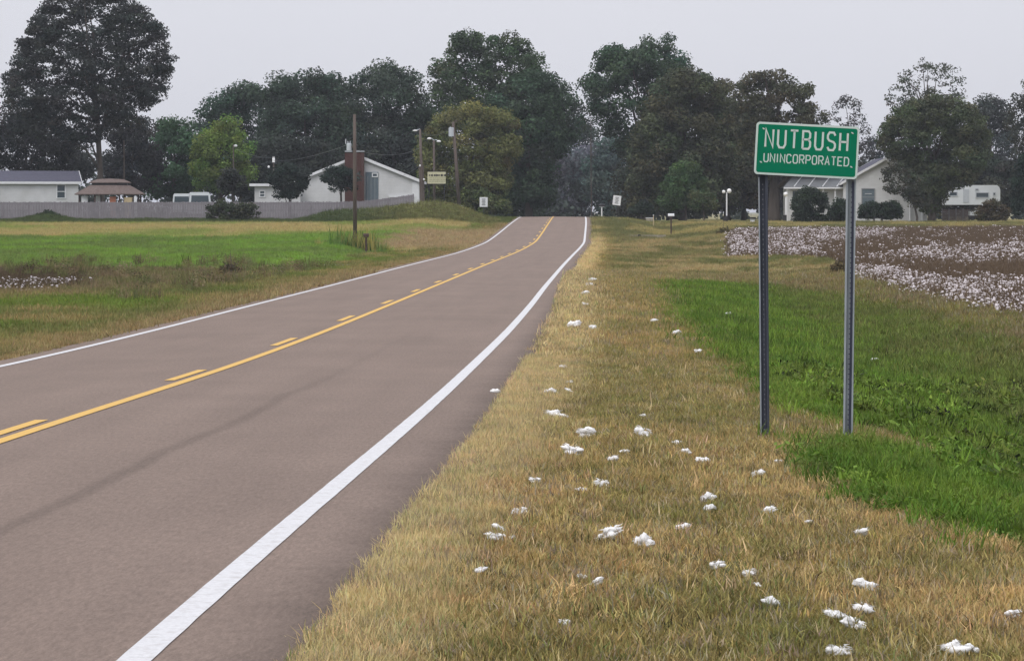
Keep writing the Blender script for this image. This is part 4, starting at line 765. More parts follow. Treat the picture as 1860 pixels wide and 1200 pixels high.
# block in the grass, culvert head
def thing_box(name, label, cat, px0, px1, py0, py1, Z, dep, mt, group=None):
    x0, x1 = PX(px0, Z), PX(px1, Z); z0, z1 = PZ(py1, Z), PZ(py0, Z)
    return (x0+x1)/2, x1-x0, z0, z1
bx, by = hit(1311, 541); mb = MB(); mb.box((0, 0, .055), (.29, .2, .13), .1); mb.box((.01, -.01, .125), (.24, .15, .02), .2)
o = mb.build('stone_block', M['tan_block']); o.location = (bx, by, float(H(bx, by))); tag(o, 'small tan block lying in the far green grass left of the dark post', 'block')
cx_, cy_ = hit(1175, 432); ct = empty('culvert', (cx_, cy_, float(H(cx_, cy_))), 'driveway culvert with pale concrete edge and dark mouth in the right ditch', 'culvert')
L2 = 68/(F/cy_); mb = MB(); mb.box((0, 0, .1), (L2, .3, .22)); mb.box((-L2/2-.2, .2, .0), (.5, .2, .3), .5); mb.build('headwall', M['concrete'], ct)
MB().tube([(-L2*.2, -.16, .12), (-L2*.2, .5, .12)], .14, 12).build('pipe_mouth', M['black'], ct)
cx_, cy_ = hit(600, 483); ct = empty('driveway_culvert', (cx_, cy_, float(H(cx_, cy_))), 'low pale concrete culvert edge in the left verge before the pole', 'culvert')
MB().box((0, 0, .02), (75/(F/cy_), .3, .10), .05).build('headwall', M['concrete'], ct); MB().tube([(-.4, -.16, .0), (-.4, .4, .0)], .07, 10).build('pipe_mouth', M['black'], ct)

# ------------------------------------------------------------------ poles, wires, lamps
def pole(px_t, py_t, px_b, Z, r, label, name='utility_pole', cat='pole', mt='pole_wood', group='utility poles beyond the field'):
    b = ground_at(px_b, Z); root = empty(name, b, label, cat, group); top = at(px_t, py_t, Z)-b
    MB().tube([(0, 0, -.3), top*.5, top], [r*1.15, r, r*.8], 10).build('pole', M[mt], root, smooth=True); return root, b, top
def canister(root, p, r, h, mt='light_grey'):
    mb = MB(); mb.tube([p+Vector((0, 0, -h/2)), p+Vector((0, 0, h/2-.03)), p+Vector((0, 0, h/2))], [r, r, r*.75], 12); c = mb.build('transformer', M[mt], root, smooth=False)
    m2 = MB(); m2.tube([p+Vector((-r*.4, 0, h/2)), p+Vector((-r*.5, 0, h/2+.14))], .03, 6); m2.build('bushing', M[mt], c); MB().tube([p+Vector((r*.4, 0, h/2)), p+Vector((r*.5, 0, h/2+.14))], .03, 6).build('bushing', M[mt], c)
    MB().box(p+Vector((r+.05, 0, 0)), (.14, .06, .1)).build('bracket', M['pole_wood'], root)
r1, b1, t1 = pole(644, 208, 645, 198, .115, 'nearest brown utility pole standing at the edge of the green field')
canister(r1, at(634, 267, 198)-b1, .15, .42); MB().box(at(628, 257, 198)-b1, (.05, .05, .3)).build('arrester', M['light_grey'], r1)
r2, b2, t2 = pole(823, 222, 835, 318, .17, 'leaning utility pole with big pale transformer on the grassy bank left of the road')
canister(r2, at(820, 240, 318)-b2, .27, .85); MB().tube([t2, at(831, 219, 318)-b2], .05, 6).build('crossarm', M['pole_wood'], r2)
r3, b3, t3 = pole(763, 235, 768, 318, .15, 'utility pole touching the right corner of the white gabled building')
MB().tube([t3, at(755, 237, 318)-b3], .05, 6).build('lamp_arm', M['light_grey'], r3); MB().ball(at(754, 237.5, 318)-b3, .12, sc=(2, 1, .7)).build('lamp_head', M['lamp_white'], r3)
for q in ((763, 301), (770, 326)): MB().ball(at(*q, 317.8)-b3, .1, 8, 6).build('insulator', M['lamp_white'], r3)
MB().tube([(0, 0, 0), at(765, 300, 318)-b3], .24, 8).build('conduit', M['pole_wood'], r3)
r4, b4, t4 = pole(788, 255, 789, 330, .13, 'pole with two curved white lamps behind the cream sign', 'lamp_post', 'lamp')
for lx, ly in ((780, 252), (797, 257)):
    e = at(lx, ly, 330)-b4; MB().tube([t4, (t4+e)/2+Vector((0, 0, .12)), e], .035, 6).build('lamp_arm', M['light_grey'], r4); MB().ball(e, .17, sc=(1.3, 1, .7)).build('lamp_head', M['lamp_white'], r4)
r5, b5, t5 = pole(225, 255, 226, 345, .09, 'thin grey pole behind the gazebo at the left')
r6, b6, t6 = pole(424, 262, 424, 345, .06, 'thin dark pole with small white lamp in front of the yellow green tree', 'lamp_post', 'lamp')
MB().ball(at(428, 265, 344.8)-b6, .16, sc=(1.2, 1, .8)).build('lamp_head', M['lamp_white'], r6)
r7, b7, t7 = pole(497, 285, 497, 335, .07, 'thin pole with small white box above the annex evergreen')
canister(r7, at(497, 291, 334.8)-b7, .14, .45, 'lamp_white'); MB().ball(at(488, 303, 334.8)-b7, .12).build('insulator', M['lamp_white'], r7)
def wire(a, b, sag, label, r=.011):
    a, b = Vector(a), Vector(b); pts = [a.lerp(b, t/14)-Vector((0, 0, sag*4*(t/14)*(1-t/14))) for t in range(15)]
    o = MB().tube(pts, r, 4, False).build('overhead_wire', M['wire']); tag(o, label, 'wire', 'overhead wires')
M['wire'] = mat('grey_wire', (.16, .17, .19), .6, .05, 2)
wire(at(634, 262, 198), at(497, 292, 335), .3, 'wire from the nearest pole down to the thin pole above the annex evergreen')
wire(at(497, 287, 335), at(424, 268, 345), .3, 'wire from the thin annex pole to the lamp pole at the yellow green tree')
wire(at(764, 268, 318), at(645, 272, 198), .5, 'wire from the corner pole towards the nearest pole')
wire(at(763, 300, 318), at(702, 322, 328), .4, 'short service wire from the corner pole to the gabled roof')
wire(at(824, 228, 318), at(763, 240, 318), .6, 'wire between the leaning pole and the corner pole')
# ------------------------------------------------------------------ grey fence, panel by panel
FZ = 309.0; p0 = PX(-40, FZ); p1 = PX(752, FZ); NP = 17; wpan = (p1-p0)/NP
fe = empty('board_fence', (p0, FZ, float(H(p0, FZ))), 'long weathered grey board fence in front of the houses on the left', 'fence')
fz0 = float(H(p0, FZ))
for i in range(NP):
    xa = p0+i*wpan; g0 = float(H(xa, FZ)); g1 = float(H(xa+wpan, FZ)); mb = MB(); nb = 16; bw = wpan/nb
    for j in range(nb):
        xc = xa+(j+.5)*bw; gg = g0+(g1-g0)*(j+.5)/nb; hh = 1.78+random.uniform(-.035, .035)-.0*i
        mb.box((xc-p0, random.uniform(-.012, .012), gg-fz0+hh/2-.05), (bw*.93, .022, hh+.1))
    for zz in (.35, 1.0, 1.6): mb.box((xa+wpan/2-p0, .04, (g0+g1)/2-fz0+zz), (wpan, .04, .09), m=Matrix.Rotation(-math.atan2(g1-g0, wpan), 3, 'Y'))
    mb.build('fence_panel', M['fence_wood'], fe); MB().box((xa-p0, .08, g0-fz0+.88), (.1, .1, 1.85)).build('fence_post', M['fence_wood'], fe)
# ------------------------------------------------------------------ buildings
def window(parent, c, w_, h_, mull=True, fm='white_trim', gm='glass', rz_=0):
    """c is the centre on the wall plane; outward is local -y"""
    R = Matrix.Rotation(rz_, 3, 'Z'); c = Vector(c); fr = MB(); t = .09
    for dx, dz, a, b in ((0, h_/2, w_+t, t), (0, -h_/2, w_+t, t), (-w_/2, 0, t, h_-t), (w_/2, 0, t, h_-t)): fr.box(c+R @ Vector((dx, -.045, dz)), (a, .07, b), rz_)
    if mull: fr.box(c+R @ Vector((0, -.03, 0)), (w_-t, .04, .07), rz_)
    f = fr.build('window', M[fm], parent); MB().box(c+R @ Vector((0, -.012, 0)), (w_-.02, .02, h_-.02), rz_).build('pane', M[gm], f); return f
def gable_house(root, L_, W_, eave, ridge, wallm, roofm, over=.35, z0=-.3, axis='x', th=.12):
    """ridge along local x (axis x) or y; origin centre of floor"""
    T = (lambda v: v) if axis == 'x' else (lambda v: (v[1], v[0], v[2]))
    mb = MB(); a, b = L_/2, W_/2
    vs = [(-a, -b, z0), (a, -b, z0), (a, b, z0), (-a, b, z0), (-a, -b, eave), (a, -b, eave), (a, b, eave), (-a, b, eave), (-a, 0, ridge), (a, 0, ridge)]
    mb.add([T(v) for v in vs], [(0, 1, 5, 4), (2, 3, 7, 6), (1, 2, 6, 9, 5), (3, 0, 4, 8, 7)]); mb.build('wall', M[wallm], root)
    sl = (ridge-eave)/b; e = over; rf = MB()
    for s in (-1, 1):
        q = [(-a-e, s*(b+e), eave-sl*e+.02), (a+e, s*(b+e), eave-sl*e+.02), (a+e, 0, ridge+.02), (-a-e, 0, ridge+.02)]
        rf.add([T(v) for v in q]+[T((v[0], v[1], v[2]+th)) for v in q], [(0, 1, 2, 3), (7, 6, 5, 4), (0, 4, 5, 1), (1, 5, 6, 2), (2, 6, 7, 3), (3, 7, 4, 0)])
    roof = rf.build('roof', M[roofm], root); tr = MB()
    for s in (-1, 1):
        for x in (-a-e-.03, a+e+.03):
            tr.add([T(v) for v in [(x-.03, s*(b+e), eave-sl*e-.12), (x+.03, s*(b+e), eave-sl*e-.12), (x+.03, 0, ridge-.12), (x-.03, 0, ridge-.12), (x-.03, s*(b+e), eave-sl*e+.16), (x+.03, s*(b+e), eave-sl*e+.16), (x+.03, 0, ridge+.16), (x-.03, 0, ridge+.16)]], [(0, 1, 2, 3), (7, 6, 5, 4), (0, 4, 5, 1), (1, 5, 6, 2), (2, 6, 7, 3), (3, 7, 4, 0)])
        tr.box(T((0, s*(b+e+.03), eave-sl*e)), (L_+2*e-.1, .05, .24) if axis == 'x' else (.05, L_+2*e-.1, .24))
    tr.build('trim', M['white_trim'], roof); return roof
# mobile home, long side to the camera, right end turned into view
Zm = 336.0; c0 = Vector((PX(147, Zm), Zm-2, 1.2)); ang = math.radians(14); Lm, Wm = 17.0, 4.6
cen = c0-Vector((math.cos(ang)*Lm/2, math.sin(ang)*Lm/2, 0))+Vector((-math.sin(ang)*Wm/2, math.cos(ang)*Wm/2, 0))
mh = empty('mobile_home', cen, 'long white mobile home with grey roof behind the left end of the fence', 'mobile home', rz=ang)
gable_house(mh, Lm, Wm, 3.75, 4.72, 'white_wall', 'grey_roof', .3)
for wx, wz in ((Lm/2-1.75, 2.75), (Lm/2-8.4, 2.2), (-3.2, 2.7)): window(mh, (wx, -Wm/2, wz), .85, 1.35)
for wx in (Lm/2-4.1, Lm/2-8): MB().box((wx, .35, 4.68), (.5, .35, .22)).build('roof_vent', M['light_grey'], mh)
# gazebo
Zg_ = 321.0; b = ground_at(200, Zg_); gz_ = empty('gazebo', b, 'brown two tiered gazebo roof showing above the fence left of the white van', 'gazebo'); mg = F/Zg_
def ring(mb, r0, z0, r1, z1, th=.08, n=8, cx=0, sy=.8):
    vs = []
    for r, z in ((r0, z0), (r1, z1), (r1, z1+th), (r0+.02, z0+th)):
        for k in range(n): a = math.pi*2*(k+.5)/n; vs.append((cx+r*math.cos(a), sy*r*math.sin(a), z))
    fs = []
    for j in range(4):
        for k in range(n): fs.append((j*n+k, j*n+(k+1) % n, ((j+1) % 4)*n+(k+1) % n, ((j+1) % 4)*n+k))
    return mb.add(vs, fs)
hz = lambda y: PZ(y, Zg_)-b.z
mb = MB(); ring(mb, 62/mg*1.08, hz(354), 38/mg, hz(338)); mb.build('lower_roof', M['brown_roof'], gz_); mb = MB(); ring(mb, 40/mg, hz(333), 25/mg, hz(327)); ring(mb, 25/mg, hz(327), .1, hz(326)); mb.build('upper_roof', M['brown_roof'], gz_)
mb = MB(); ring(mb, 34/mg, hz(338), 34/mg, hz(333), .05); mb.build('roof_gap_shade', M['black'], gz_)  # black band puts the shade of the gap between roof tiers into colour
for k in range(8):
    a = math.pi*2*(k+.5)/8; MB().tube([(3.1*math.cos(a), 2.5*math.sin(a), -.2), (3.1*math.cos(a), 2.5*math.sin(a), hz(353))], .08, 8).build('post', M['wood_post'], gz_)
def chair(px, Z, mt, label, sc=1.0):
    b = ground_at(px, Z); r = empty('garden_chair', b, label, 'chair', 'things kept in the gazebo'); s = sc
    MB().box((0, 0, 1.45*s), (.55*s, .5*s, .05)).build('seat', M[mt], r); MB().box((0, .24*s, 1.95*s), (.6*s, .05, .8*s)).build('backrest', M[mt], r)
    for x in (-1, 1):
        for y in (-1, 1): MB().tube([(x*.24*s, y*.22*s, 0), (x*.24*s, y*.22*s, 1.45*s)], .03, 6).build('leg', M[mt], r)
chair(153, 319.5, 'white_trim', 'white garden chair at the left side of the gazebo'); chair(176, 319.5, 'white_trim', 'white garden chair second from the left in the gazebo')
def crate(px, py, wpx, hpx, Z, mt, name, label, cat):
    w_, h_ = wpx/(F/Z), hpx/(F/Z); b = ground_at(px, Z); zt = PZ(py-hpx/2, Z)-b.z; r = empty(name, b, label, cat, 'things kept in the gazebo')
    MB().box((0, 0, (zt-.05)/2), (w_, w_*.7, zt-.05)).build('body', M[mt], r); MB().box((0, 0, zt-.02), (w_*1.06, w_*.75, .08)).build('lid', M[mt], r)
crate(205, 361, 11, 7, 319, 'orange', 'storage_bin', 'orange bin under the middle of the gazebo', 'bin'); crate(233, 362, 14, 6, 319, 'beige', 'storage_box', 'beige box under the right part of the gazebo', 'box'); crate(246, 361, 5, 7, 319, 'white_trim', 'storage_box', 'small white box at the right edge of the gazebo', 'box')
# vans
def van(pxc, Z, label, w_=2.2, L_=4.8, h=2.5, rz_=0.1, raise_=.25):
    b = ground_at(pxc, Z); r = empty('van', b+Vector((0, 0, raise_)), label, 'van', None, rz_)
    prof = [(-w_/2, .35), (w_/2, .35), (w_/2, h*.52), (w_/2*.9, h*.92), (w_/2*.8, h), (-w_/2*.8, h), (-w_/2*.9, h*.92), (-w_/2, h*.52)]
    MB().prism(prof, -L_/2, L_/2).build('body', M['car_white'], r)
    MB().add([(-w_*.40, -L_/2-.02, h*.60), (w_*.40, -L_/2-.02, h*.60), (w_*.38, -L_/2-.02, h*.87), (-w_*.38, -L_/2-.02, h*.87), (-w_*.40, -L_/2+.02, h*.60), (w_*.40, -L_/2+.02, h*.60), (w_*.38, -L_/2+.02, h*.87), (-w_*.38, -L_/2+.02, h*.87)], [(0, 1, 2, 3), (4, 7, 6, 5), (0, 4, 5, 1), (2, 6, 7, 3), (1, 5, 6, 2), (3, 7, 4, 0)]).build('rear_window', M['glass'], r)
    for s in (-1, 1):
        MB().box((s*(w_/2*.95), 0, h*.74), (.04, L_*.8, h*.24), m=Matrix.Rotation(s*-.14, 3, 'Y')).build('side_window', M['glass'], r)
        for y in (-1, 1):
            t = MB().tube([(s*(w_/2-.2), y*L_*.32, .36), (s*(w_/2+.01), y*L_*.32, .36)], .36, 16).build('wheel', M['tyre'], r); MB().tube([(s*(w_/2), y*L_*.32, .36), (s*(w_/2+.025), y*L_*.32, .36)], .2, 12).build('rim', M['light_grey'], t)
    MB().box((0, -L_/2-.06, .5), (w_*.98, .16, .2)).build('bumper', M['car_white'], r); return r
van(362, 323, 'white van with dark windows parked behind the fence', 2.15, 4.8, 2.45, .12, .25)
van(338, 336, 'second white van mostly hidden behind the first one', 1.9, 4.5, 2.2, -.1, .35)
# white gabled building with chimney
Zc = 331.0; mc = F/Zc; base = Vector((PX(650, Zc), Zc+7, 1.5)); gb = empty('gabled_building', base, 'white gabled building with broad brick chimney behind the fence', 'building')
W_ = (762-538)/mc; gable_house(gb, 14, W_, PZ(329, Zc)-1.5, PZ(284, Zc)-1.5, 'white_wall', 'grey_roof', .28, axis='y', th=.1)
yf = -7.0; hz = lambda y: PZ(y, Zc)-1.5; hx = lambda x: PX(x, Zc)-base.x
ch = empty('x', (0, 0, 0), None, None); bpy.data.objects.remove(ch)
chim = MB().box(((hx(627)+hx(662))/2, yf-.45, hz(277)/2-.1), ((662-627)/mc, .8, hz(277)+.1)).build('chimney', M['mortar'], gb)
# brick courses, proud of the mortar, one mesh (each brick is about one pixel)
mb = MB(); x0c, x1c = hx(627), hx(662); zt = hz(277); zc = .0; row = 0; bw = .42; bh = .15
while zc < zt-.1:
    x = x0c-(.21 if row % 2 else 0)
    while x < x1c-.02:
        a = max(x, x0c)+.012; b_ = min(x+bw, x1c)-.012
        if b_-a > .05: mb.box(((a+b_)/2, yf-.86, zc+bh/2), (b_-a, .03, bh-.02))
        x += bw
    zc += bh; row += 1
q = mb.build('brick_courses', M['brick'], chim); q['kind'] = 'stuff'
for a, b_ in ((627, 640), (647, 662)): MB().box(((hx(a)+hx(b_))/2, yf-.45, zt+.1), ((b_-a)/mc, .95, .1)).build('chimney_cap', M['light_grey'], chim)
MB().box(((hx(664)+hx(687))/2, yf-.05, hz(345)), ((687-664)/mc, .08, (378-313)/mc)).build('door', M['shutter'], gb)
window(gb, (hx(681), yf-.09, hz(318)), .5, .35, False)
for a in (668, 674, 681): MB().box((hx(a), yf-.11, hz(348)), (.05, .03, 3.0)).build('door_batten', M['grey_text'], gb)
MB().box((hx(730), yf-.1, hz(357)), (2.6, .16, .14)).build('ledge', M['white_trim'], gb)
MB().box((hx(755), yf-.04, (hz(331)+hz(376))/2), (12/mc, .06, hz(331)-hz(376))).build('corner_board', M['white_trim'], gb)
an = empty('annex', Vector((PX(505, 329), 332, 1.2)), 'low flat roofed white annex left of the gabled building', 'building')
hxa = lambda x: PX(x, 329)-PX(505, 329); za = lambda y: PZ(y, 329)-1.2
MB().box(((hxa(462)+hxa(545))/2, 0, za(338)/2-.1), (hxa(545)-hxa(462), 5.5, za(338)+.2)).build('wall', M['white_wall'], an)
MB().box(((hxa(453)+hxa(545))/2, 0, za(336)), (hxa(545)-hxa(453), 6.4, .26)).build('roof', M['white_trim'], an)
window(an, (hxa(476), -2.75, za(352)), .5, .6)
# cream sign
Zb = 322.0; b = ground_at(793, Zb); cs = empty('roadside_sign', b, 'cream rectangular sign with dark heading between the two poles left of the road', 'sign')
z = lambda y: PZ(y, Zb)-b.z; mk = F/Zb
pn = MB().box((0, 0, z(323)), (33/mk, .12, 21.5/mk)).build('sign_panel', M['cream'], cs)
MB().box((0, .02, z(311.3)), (34.5/mk, .16, 1.6/mk)).build('frame', M['black'], cs); MB().box((0, .02, z(334.5)), (34.5/mk, .16, 1.2/mk)).build('frame', M['black'], cs)
rr = random.Random(4); mb = MB(); x = -14/mk
while x < 14/mk:
    w0 = rr.uniform(.07, .16); hh = rr.choice((.16, .22, .25)); mb.box((x+w0/2, -.068, z(318.5)), (w0, .02, hh)); x += w0+rr.choice((.025, .03, .09))
mb.build('heading', M['dark_text'], pn); mb = MB()
for yy in (323.5, 326.5, 329.5):
    x = -13/mk
    while x < 13/mk: w0 = rr.uniform(.08, .3); mb.box((x+w0/2, -.066, z(yy)), (w0, .015, .06)); x += w0+.06
mb.build('small_print', M['soft_text'], pn)
for s in (-1, 1): MB().box((s*.75, .1, z(333)/2-.1), (.1, .1, z(333)+.2)).build('post', M['black'], cs)
# two small road signs
for px_, cy_, roll, lab in ((878.5, 367, 0, 'small white road sign on the left side of the crest'), (1120.5, 364, .12, 'small tilted white road sign on the right side of the crest')):
    Zr = 350.0; mr_ = F/Zr; X_ = PX(px_, Zr); b = Vector((X_, Zr, float(H(X_, Zr)))); r = empty('road_sign', b, lab, 'sign', 'small white signs at the crest'); zc = PZ(cy_, Zr)-b.z; Rm = Matrix.Rotation(roll, 3, 'Y')
    p = MB().box((0, 0, zc), (14.5/mr_, .03, 17.5/mr_), m=Rm).build('sign_panel', M['white_trim'], r); mb = MB()
    for k in range(-2, 3): mb.box(Vector((0, -.022, zc))+Rm @ Vector((0, 0, k*.15)), (.30 if k % 2 else .38, .01, .10), m=Rm)
    mb.build('marking', M['grey_text'], p); MB().tube([(0, .03, -.3), (0, .03, zc+.2)], .035, 6).build('post', M['black'], r)
b = ground_at(813, 312); mk_ = empty('marker_stake', b, 'thin yellow marker stake with orange top on the grassy bank', 'marker'); MB().tube([(0, 0, -.1), (0, 0, .55)], .04, 6).build('stake', M['yellow'], mk_); MB().box((-.05, 0, .66), (.3, .06, .22)).build('flag', M['orange'], mk_)
# left mailbox beside the nearest pole
def mailbox(px, py_top, py_base, Z, label, mt='white_trim', pm='wood_post', w_=.22, L_=.5, rz_=math.pi/2):
    b = ground_at(px, Z); r = empty('mailbox', b, label, 'mailbox', 'rural mailboxes on posts'); h = PZ(py_top, Z)-b.z
    prof = [(w_/2*math.cos(math.pi*k/8), w_/2*math.sin(math.pi*k/8)) for k in range(9)]+[(-w_/2, -w_*.45), (w_/2, -w_*.45)]
    mb = MB().prism(prof, -L_/2, L_/2); R = Matrix.Rotation(rz_, 3, 'Z'); mb.v = [tuple(R @ Vector(v)+Vector((0, 0, h-w_/2))) for v in mb.v]; mb.build('box', M[mt], r)
    MB().box((0, 0, (h-w_)/2-.1), (.11, .11, h-w_+.2)).build('post', M[pm], r); MB().box((.0, 0, h-w_-.02), (L_*.9, .14, .04)).build('bracket', M[pm], r); return r
mailbox(665, 424, 447, 190, 'dark mailbox on a post beside the nearest utility pole', 'wood_post', w_=.2, L_=.32)
mailbox(1219, 388, 413, 262, 'white mailbox on a brown post on the lawn right of the road', 'white_trim')
mailbox(1093, 371, 391, 338, 'white mailbox post beside the right edge of the road at the crest', 'black', 'white_trim', .26, .6)
# lamps on the right lawn
def globe_lamp(px, Z, ytop, heads, label, pm='white_trim'):
    b = ground_at(px, Z); r = empty('globe_lamp', b, label, 'lamp', 'white globe lamps on the lawn'); m_ = F/Z; h = PZ(ytop, Z)-b.z
    MB().tube([(0, 0, -.1), (0, 0, h-.25)], .07, 8).build('post', M[pm], r)
    for dx, dy in heads:
        e = Vector((dx/m_, 0, h-dy/m_-.1)); MB().tube([(0, 0, h-.4), (dx/m_*.8, 0, h-.45), e-Vector((0, 0, .18))], .04, 6).build('arm', M['black'], r); MB().ball(e, .23 if dx > 0 or len(heads) == 1 else .17, 12, 8).build('globe', M['lamp_white'], r)
    MB().box((-.12, -.1, .35), (.42, .35, .75)).build('base_planter', M['black'], r)
globe_lamp(1320, 322, 345, ((-5.5, 1.5), (4.5, 0)), 'double globe lamp on a white post on the right hand lawn')
globe_lamp(1427, 336, 351, ((0, 0),), 'single globe lamp on a white post beside the porch of the white house')
b = ground_at(1367, 320); r = empty('planter', b, 'low white planter with dark rim on the lawn left of the dark sign post', 'planter'); MB().tube([(0, 0, 0), (0, 0, .25), (0, 0, .42)], [.3, .2, .3], 10).build('bowl', M['white_trim'], r); MB().tube([(0, 0, .42), (0, 0, .58)], .34, 10).build('rim', M['black'], r)
b = ground_at(1187, 300); r = empty('stake', b, 'thin pale stake on the lawn right of the road crest', 'stake'); MB().box((0, 0, .55), (.07, .07, 1.15)).build('rod', M['beige'], r); MB().box((0, 0, 1.15), (.1, .1, .08)).build('cap', M['white_trim'], r)
b = ground_at(1180, 335); r = empty('concrete_trough', b, 'low pale concrete trough at the edge of the lawn', 'trough'); MB().box((0, 0, .2), (.75, .4, .4)).build('tub', M['concrete'], r); MB().box((0, 0, .43), (.8, .45, .06)).build('rim', M['white_trim'], r)
b = ground_at(1595, 326); r = empty('bench', b, 'small black bench in front of the clipped hedge', 'bench'); MB().box((0, 0, .45), (1.1, .4, .08)).build('seat', M['black'], r)
for s in (-1, 1): MB().box((s*.4, 0, .2), (.12, .35, .42)).build('leg', M['black'], r)
b = ground_at(1209, 245); 
# white house on the right
Zh = 348.0; mh_ = F/Zh; bz = .85; hb = empty('white_house', Vector((PX(1608, Zh), Zh+5, bz)), 'white house with gabled end, blue grey window and porch wing behind the green sign', 'house')
hx = lambda x: PX(x, Zh)-PX(1608, Zh); hz = lambda y: PZ(y, Zh)-bz
gable_house(hb, 10, (1684-1532)/mh_, hz(331), hz(289), 'white_wall', 'grey_roof', .35, axis='y', th=.12)
window(hb, (hx(1577), -5.0, hz(358)), 1.35, 1.75, True, 'grey_text', 'shutter')
MB().box((hx(1577), -5.07, hz(352)), (.7, .05, .05)).build('window_bar', M['white_trim'], hb)
window(hb, (hx(1655), -5.0, hz(355)), .9, 1.4)
MB().tube([(hx(1652), -5.3, -.2), (hx(1652), -5.3, hz(372))], .1, 6).build('porch_post', M['white_trim'], hb)
MB().tube([(hx(1674), -5.3, -.2), (hx(1674), -5.3, hz(375))], .1, 6).build('porch_post', M['white_trim'], hb)
wg = hx(1532)-hx(1432)
mb = MB(); mb.box((hx(1482), -1.0, hz(342)/2-.1), (wg, 5, hz(342)+.2)); mb.build('wing_wall', M['white_wall'], hb)
rf = MB(); xa, xb = hx(1424), hx(1532)-.0; sh = 1.6
v0 = [(xa, -4.6, hz(341)), (xb+.4, -4.6, hz(341)), (xb+.4, -1, hz(316)), (xa+sh, -1, hz(316)), (xa+sh, 1.5, hz(316)), (xb+.4, 1.5, hz(316)), (xa, 2.2, hz(341)), (xb+.4, 2.2, hz(341))]
rf.add(v0+[(a, b_, c+.1) for a, b_, c in v0], [(0, 1, 2, 3), (3, 2, 5, 4), (4, 5, 7, 6), (8, 11, 10, 9), (11, 12, 13, 10), (12, 14, 15, 13), (0, 8, 9, 1), (0, 3, 11, 8), (3, 4, 12, 11), (4, 6, 14, 12)])
wr = rf.build('wing_roof', M['metal_roof'], hb)
for k in range(4):
    x = xa+.9+k*1.5; MB().add([(x+sh*.1, -4.62, hz(341)+.11), (x+.09+sh*.1, -4.62, hz(341)+.11), (x+1.7, -1.0, hz(316)+.12), (x+1.62, -1.0, hz(316)+.12), (x+sh*.1, -4.62, hz(341)+.17), (x+.09+sh*.1, -4.62, hz(341)+.17), (x+1.7, -1.0, hz(316)+.18), (x+1.62, -1.0, hz(316)+.18)], [(0, 1, 5, 4), (1, 2, 6, 5), (3, 0, 4, 7), (4, 5, 6, 7)]).build('roof_seam', M['white_trim'], wr)
MB().box(((xa+xb)/2+.2, -4.66, hz(341.5)), (xb-xa+.4, .08, .16)).build('fascia', M['white_trim'], wr)
for x in (1430, 1462, 1496, 1518): MB().tube([(hx(x), -4.4, -.2), (hx(x), -4.4, hz(342))], .08, 6).build('porch_post', M['white_trim'], hb)
wn = window(hb, (hx(1447), -3.5, hz(356)), .7, 1.2, False)
for s in (-1, 1): MB().box((hx(1447)+s*.55, -3.54, hz(356)), (.3, .05, 1.3)).build('shutter', M['white_trim'], wn)
rr2 = MB(); y0 = 2.0
rr2.add([(hx(1540), 5.0, hz(330)), (hx(1590), 5.0, hz(330)), (hx(1568), 5.0, hz(284)), (hx(1540), 9, hz(330)), (hx(1590), 9, hz(330)), (hx(1568), 9, hz(284))], [(0, 1, 2), (5, 4, 3), (0, 2, 5, 3), (2, 1, 4, 5)]); rr2.build('rear_roof', M['grey_roof'], hb)
# travel trailer
Zt = 372.0; mt_ = F/Zt; X0 = PX(1763, Zt); b = Vector((X0, Zt, float(H(X0, Zt)))); tt = empty('travel_trailer', b, 'white travel trailer parked behind the brown fence at the right', 'trailer')
zt_ = lambda y: PZ(y, Zt)-b.z; Lt = 102/mt_; h0, h1 = zt_(372), zt_(336.5); a = Lt/2
body = MB().prism([(-a, h0), (a-.15, h0), (a, h0+.3), (a, h1-.5), (a-.12, h1-.2), (a-.35, h1), (-a+.2, h1), (-a, h1-.2)], -1.2, 1.2).build('body', M['car_white'], tt)
for x0_, x1_, y0_, y1_ in ((1722, 1736, 349, 356), (1770, 1793, 350, 359), (1769, 1774, 343, 346), (1801, 1805, 350, 355)):
    window(tt, ((x0_+x1_)/2/mt_-1763/mt_, -1.2, zt_((y0_+y1_)/2)), (x1_-x0_)/mt_, (y1_-y0_)/mt_, False, 'light_grey')
MB().box(((1752-1763)/mt_, -1.23, zt_(356)), (.65, .05, 1.5)).build('door', M['light_grey'], tt)
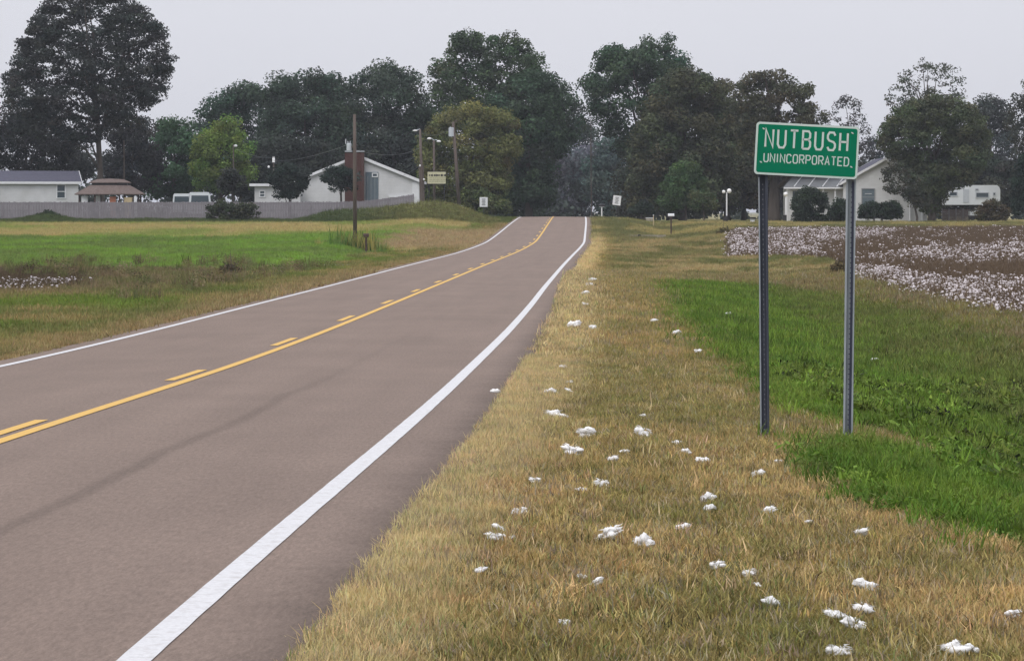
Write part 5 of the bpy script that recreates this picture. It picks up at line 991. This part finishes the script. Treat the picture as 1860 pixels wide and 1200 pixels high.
MB().box(((1737-1763)/mt_, 0, h1+.12), (.9, .7, .26)).build('air_conditioner', M['car_white'], tt); MB().box(((1752-1763)/mt_, 0, h1+.06), (.5, .4, .12)).build('roof_vent', M['light_grey'], tt)
for x in (-.45, .45):
    MB().tube([(x+.5, -1.22, .35), (x+.5, -1.0, .35)], .36, 14).build('wheel', M['tyre'], tt)
MB().box((0, 0, .55), (Lt*.95, 2.0, .25)).build('chassis', M['black'], tt)
Zf2 = 350.0; xa = PX(1711, Zf2); xb = PX(1762, Zf2); z0 = float(H(xa, Zf2)); fe2 = empty('brown_fence', (xa, Zf2, z0), 'short brown board fence in front of the travel trailer', 'fence')
for k in range(4):
    mb = MB(); w4 = (xb-xa)/4
    for j in range(7): mb.box((k*w4+(j+.5)*w4/7, 0, .62), (w4/7*.85, .03, 1.25+random.uniform(-.03, .03)))
    mb.box((k*w4+w4/2, .04, .9), (w4, .04, .08)); mb.build('fence_panel', M['fence_brown'], fe2)
    MB().box((k*w4, -.03, .68), (.09, .08, 1.38)).build('fence_post', M['fence_wood'], fe2)
b = ground_at(1768, 345); r = empty('utility_trailer', b, 'small white cart with dark wheels right of the brown fence', 'cart'); MB().box((0, 0, .85), (.9, 1.2, .45)).build('box', M['car_white'], r); MB().box((0, 0, .55), (.95, 1.1, .08)).build('frame', M['black'], r)
for s in (-1, 1): MB().tube([(s*.5, -.2, .28), (s*.42, -.2, .28)], .28, 12).build('wheel', M['tyre'], r)
# ------------------------------------------------------------------ haze
hm = bpy.data.materials.new('thin_autumn_haze'); hm.use_nodes = True; t = hm.node_tree; t.nodes.clear(); o_ = t.nodes.new('ShaderNodeOutputMaterial'); pv = t.nodes.new('ShaderNodeVolumePrincipled')
pv.inputs['Color'].default_value = (.84, .88, .97, 1); pv.inputs['Density'].default_value = HAZE; pv.inputs['Anisotropy'].default_value = .2; t.links.new(pv.outputs[0], o_.inputs['Volume'])
hz_o = MB().box((0, 3000-80, 19), (7300, 6500, 52)).build('haze', hm); tag(hz_o, 'thin pale autumn haze over the whole scene', None, kind='stuff')
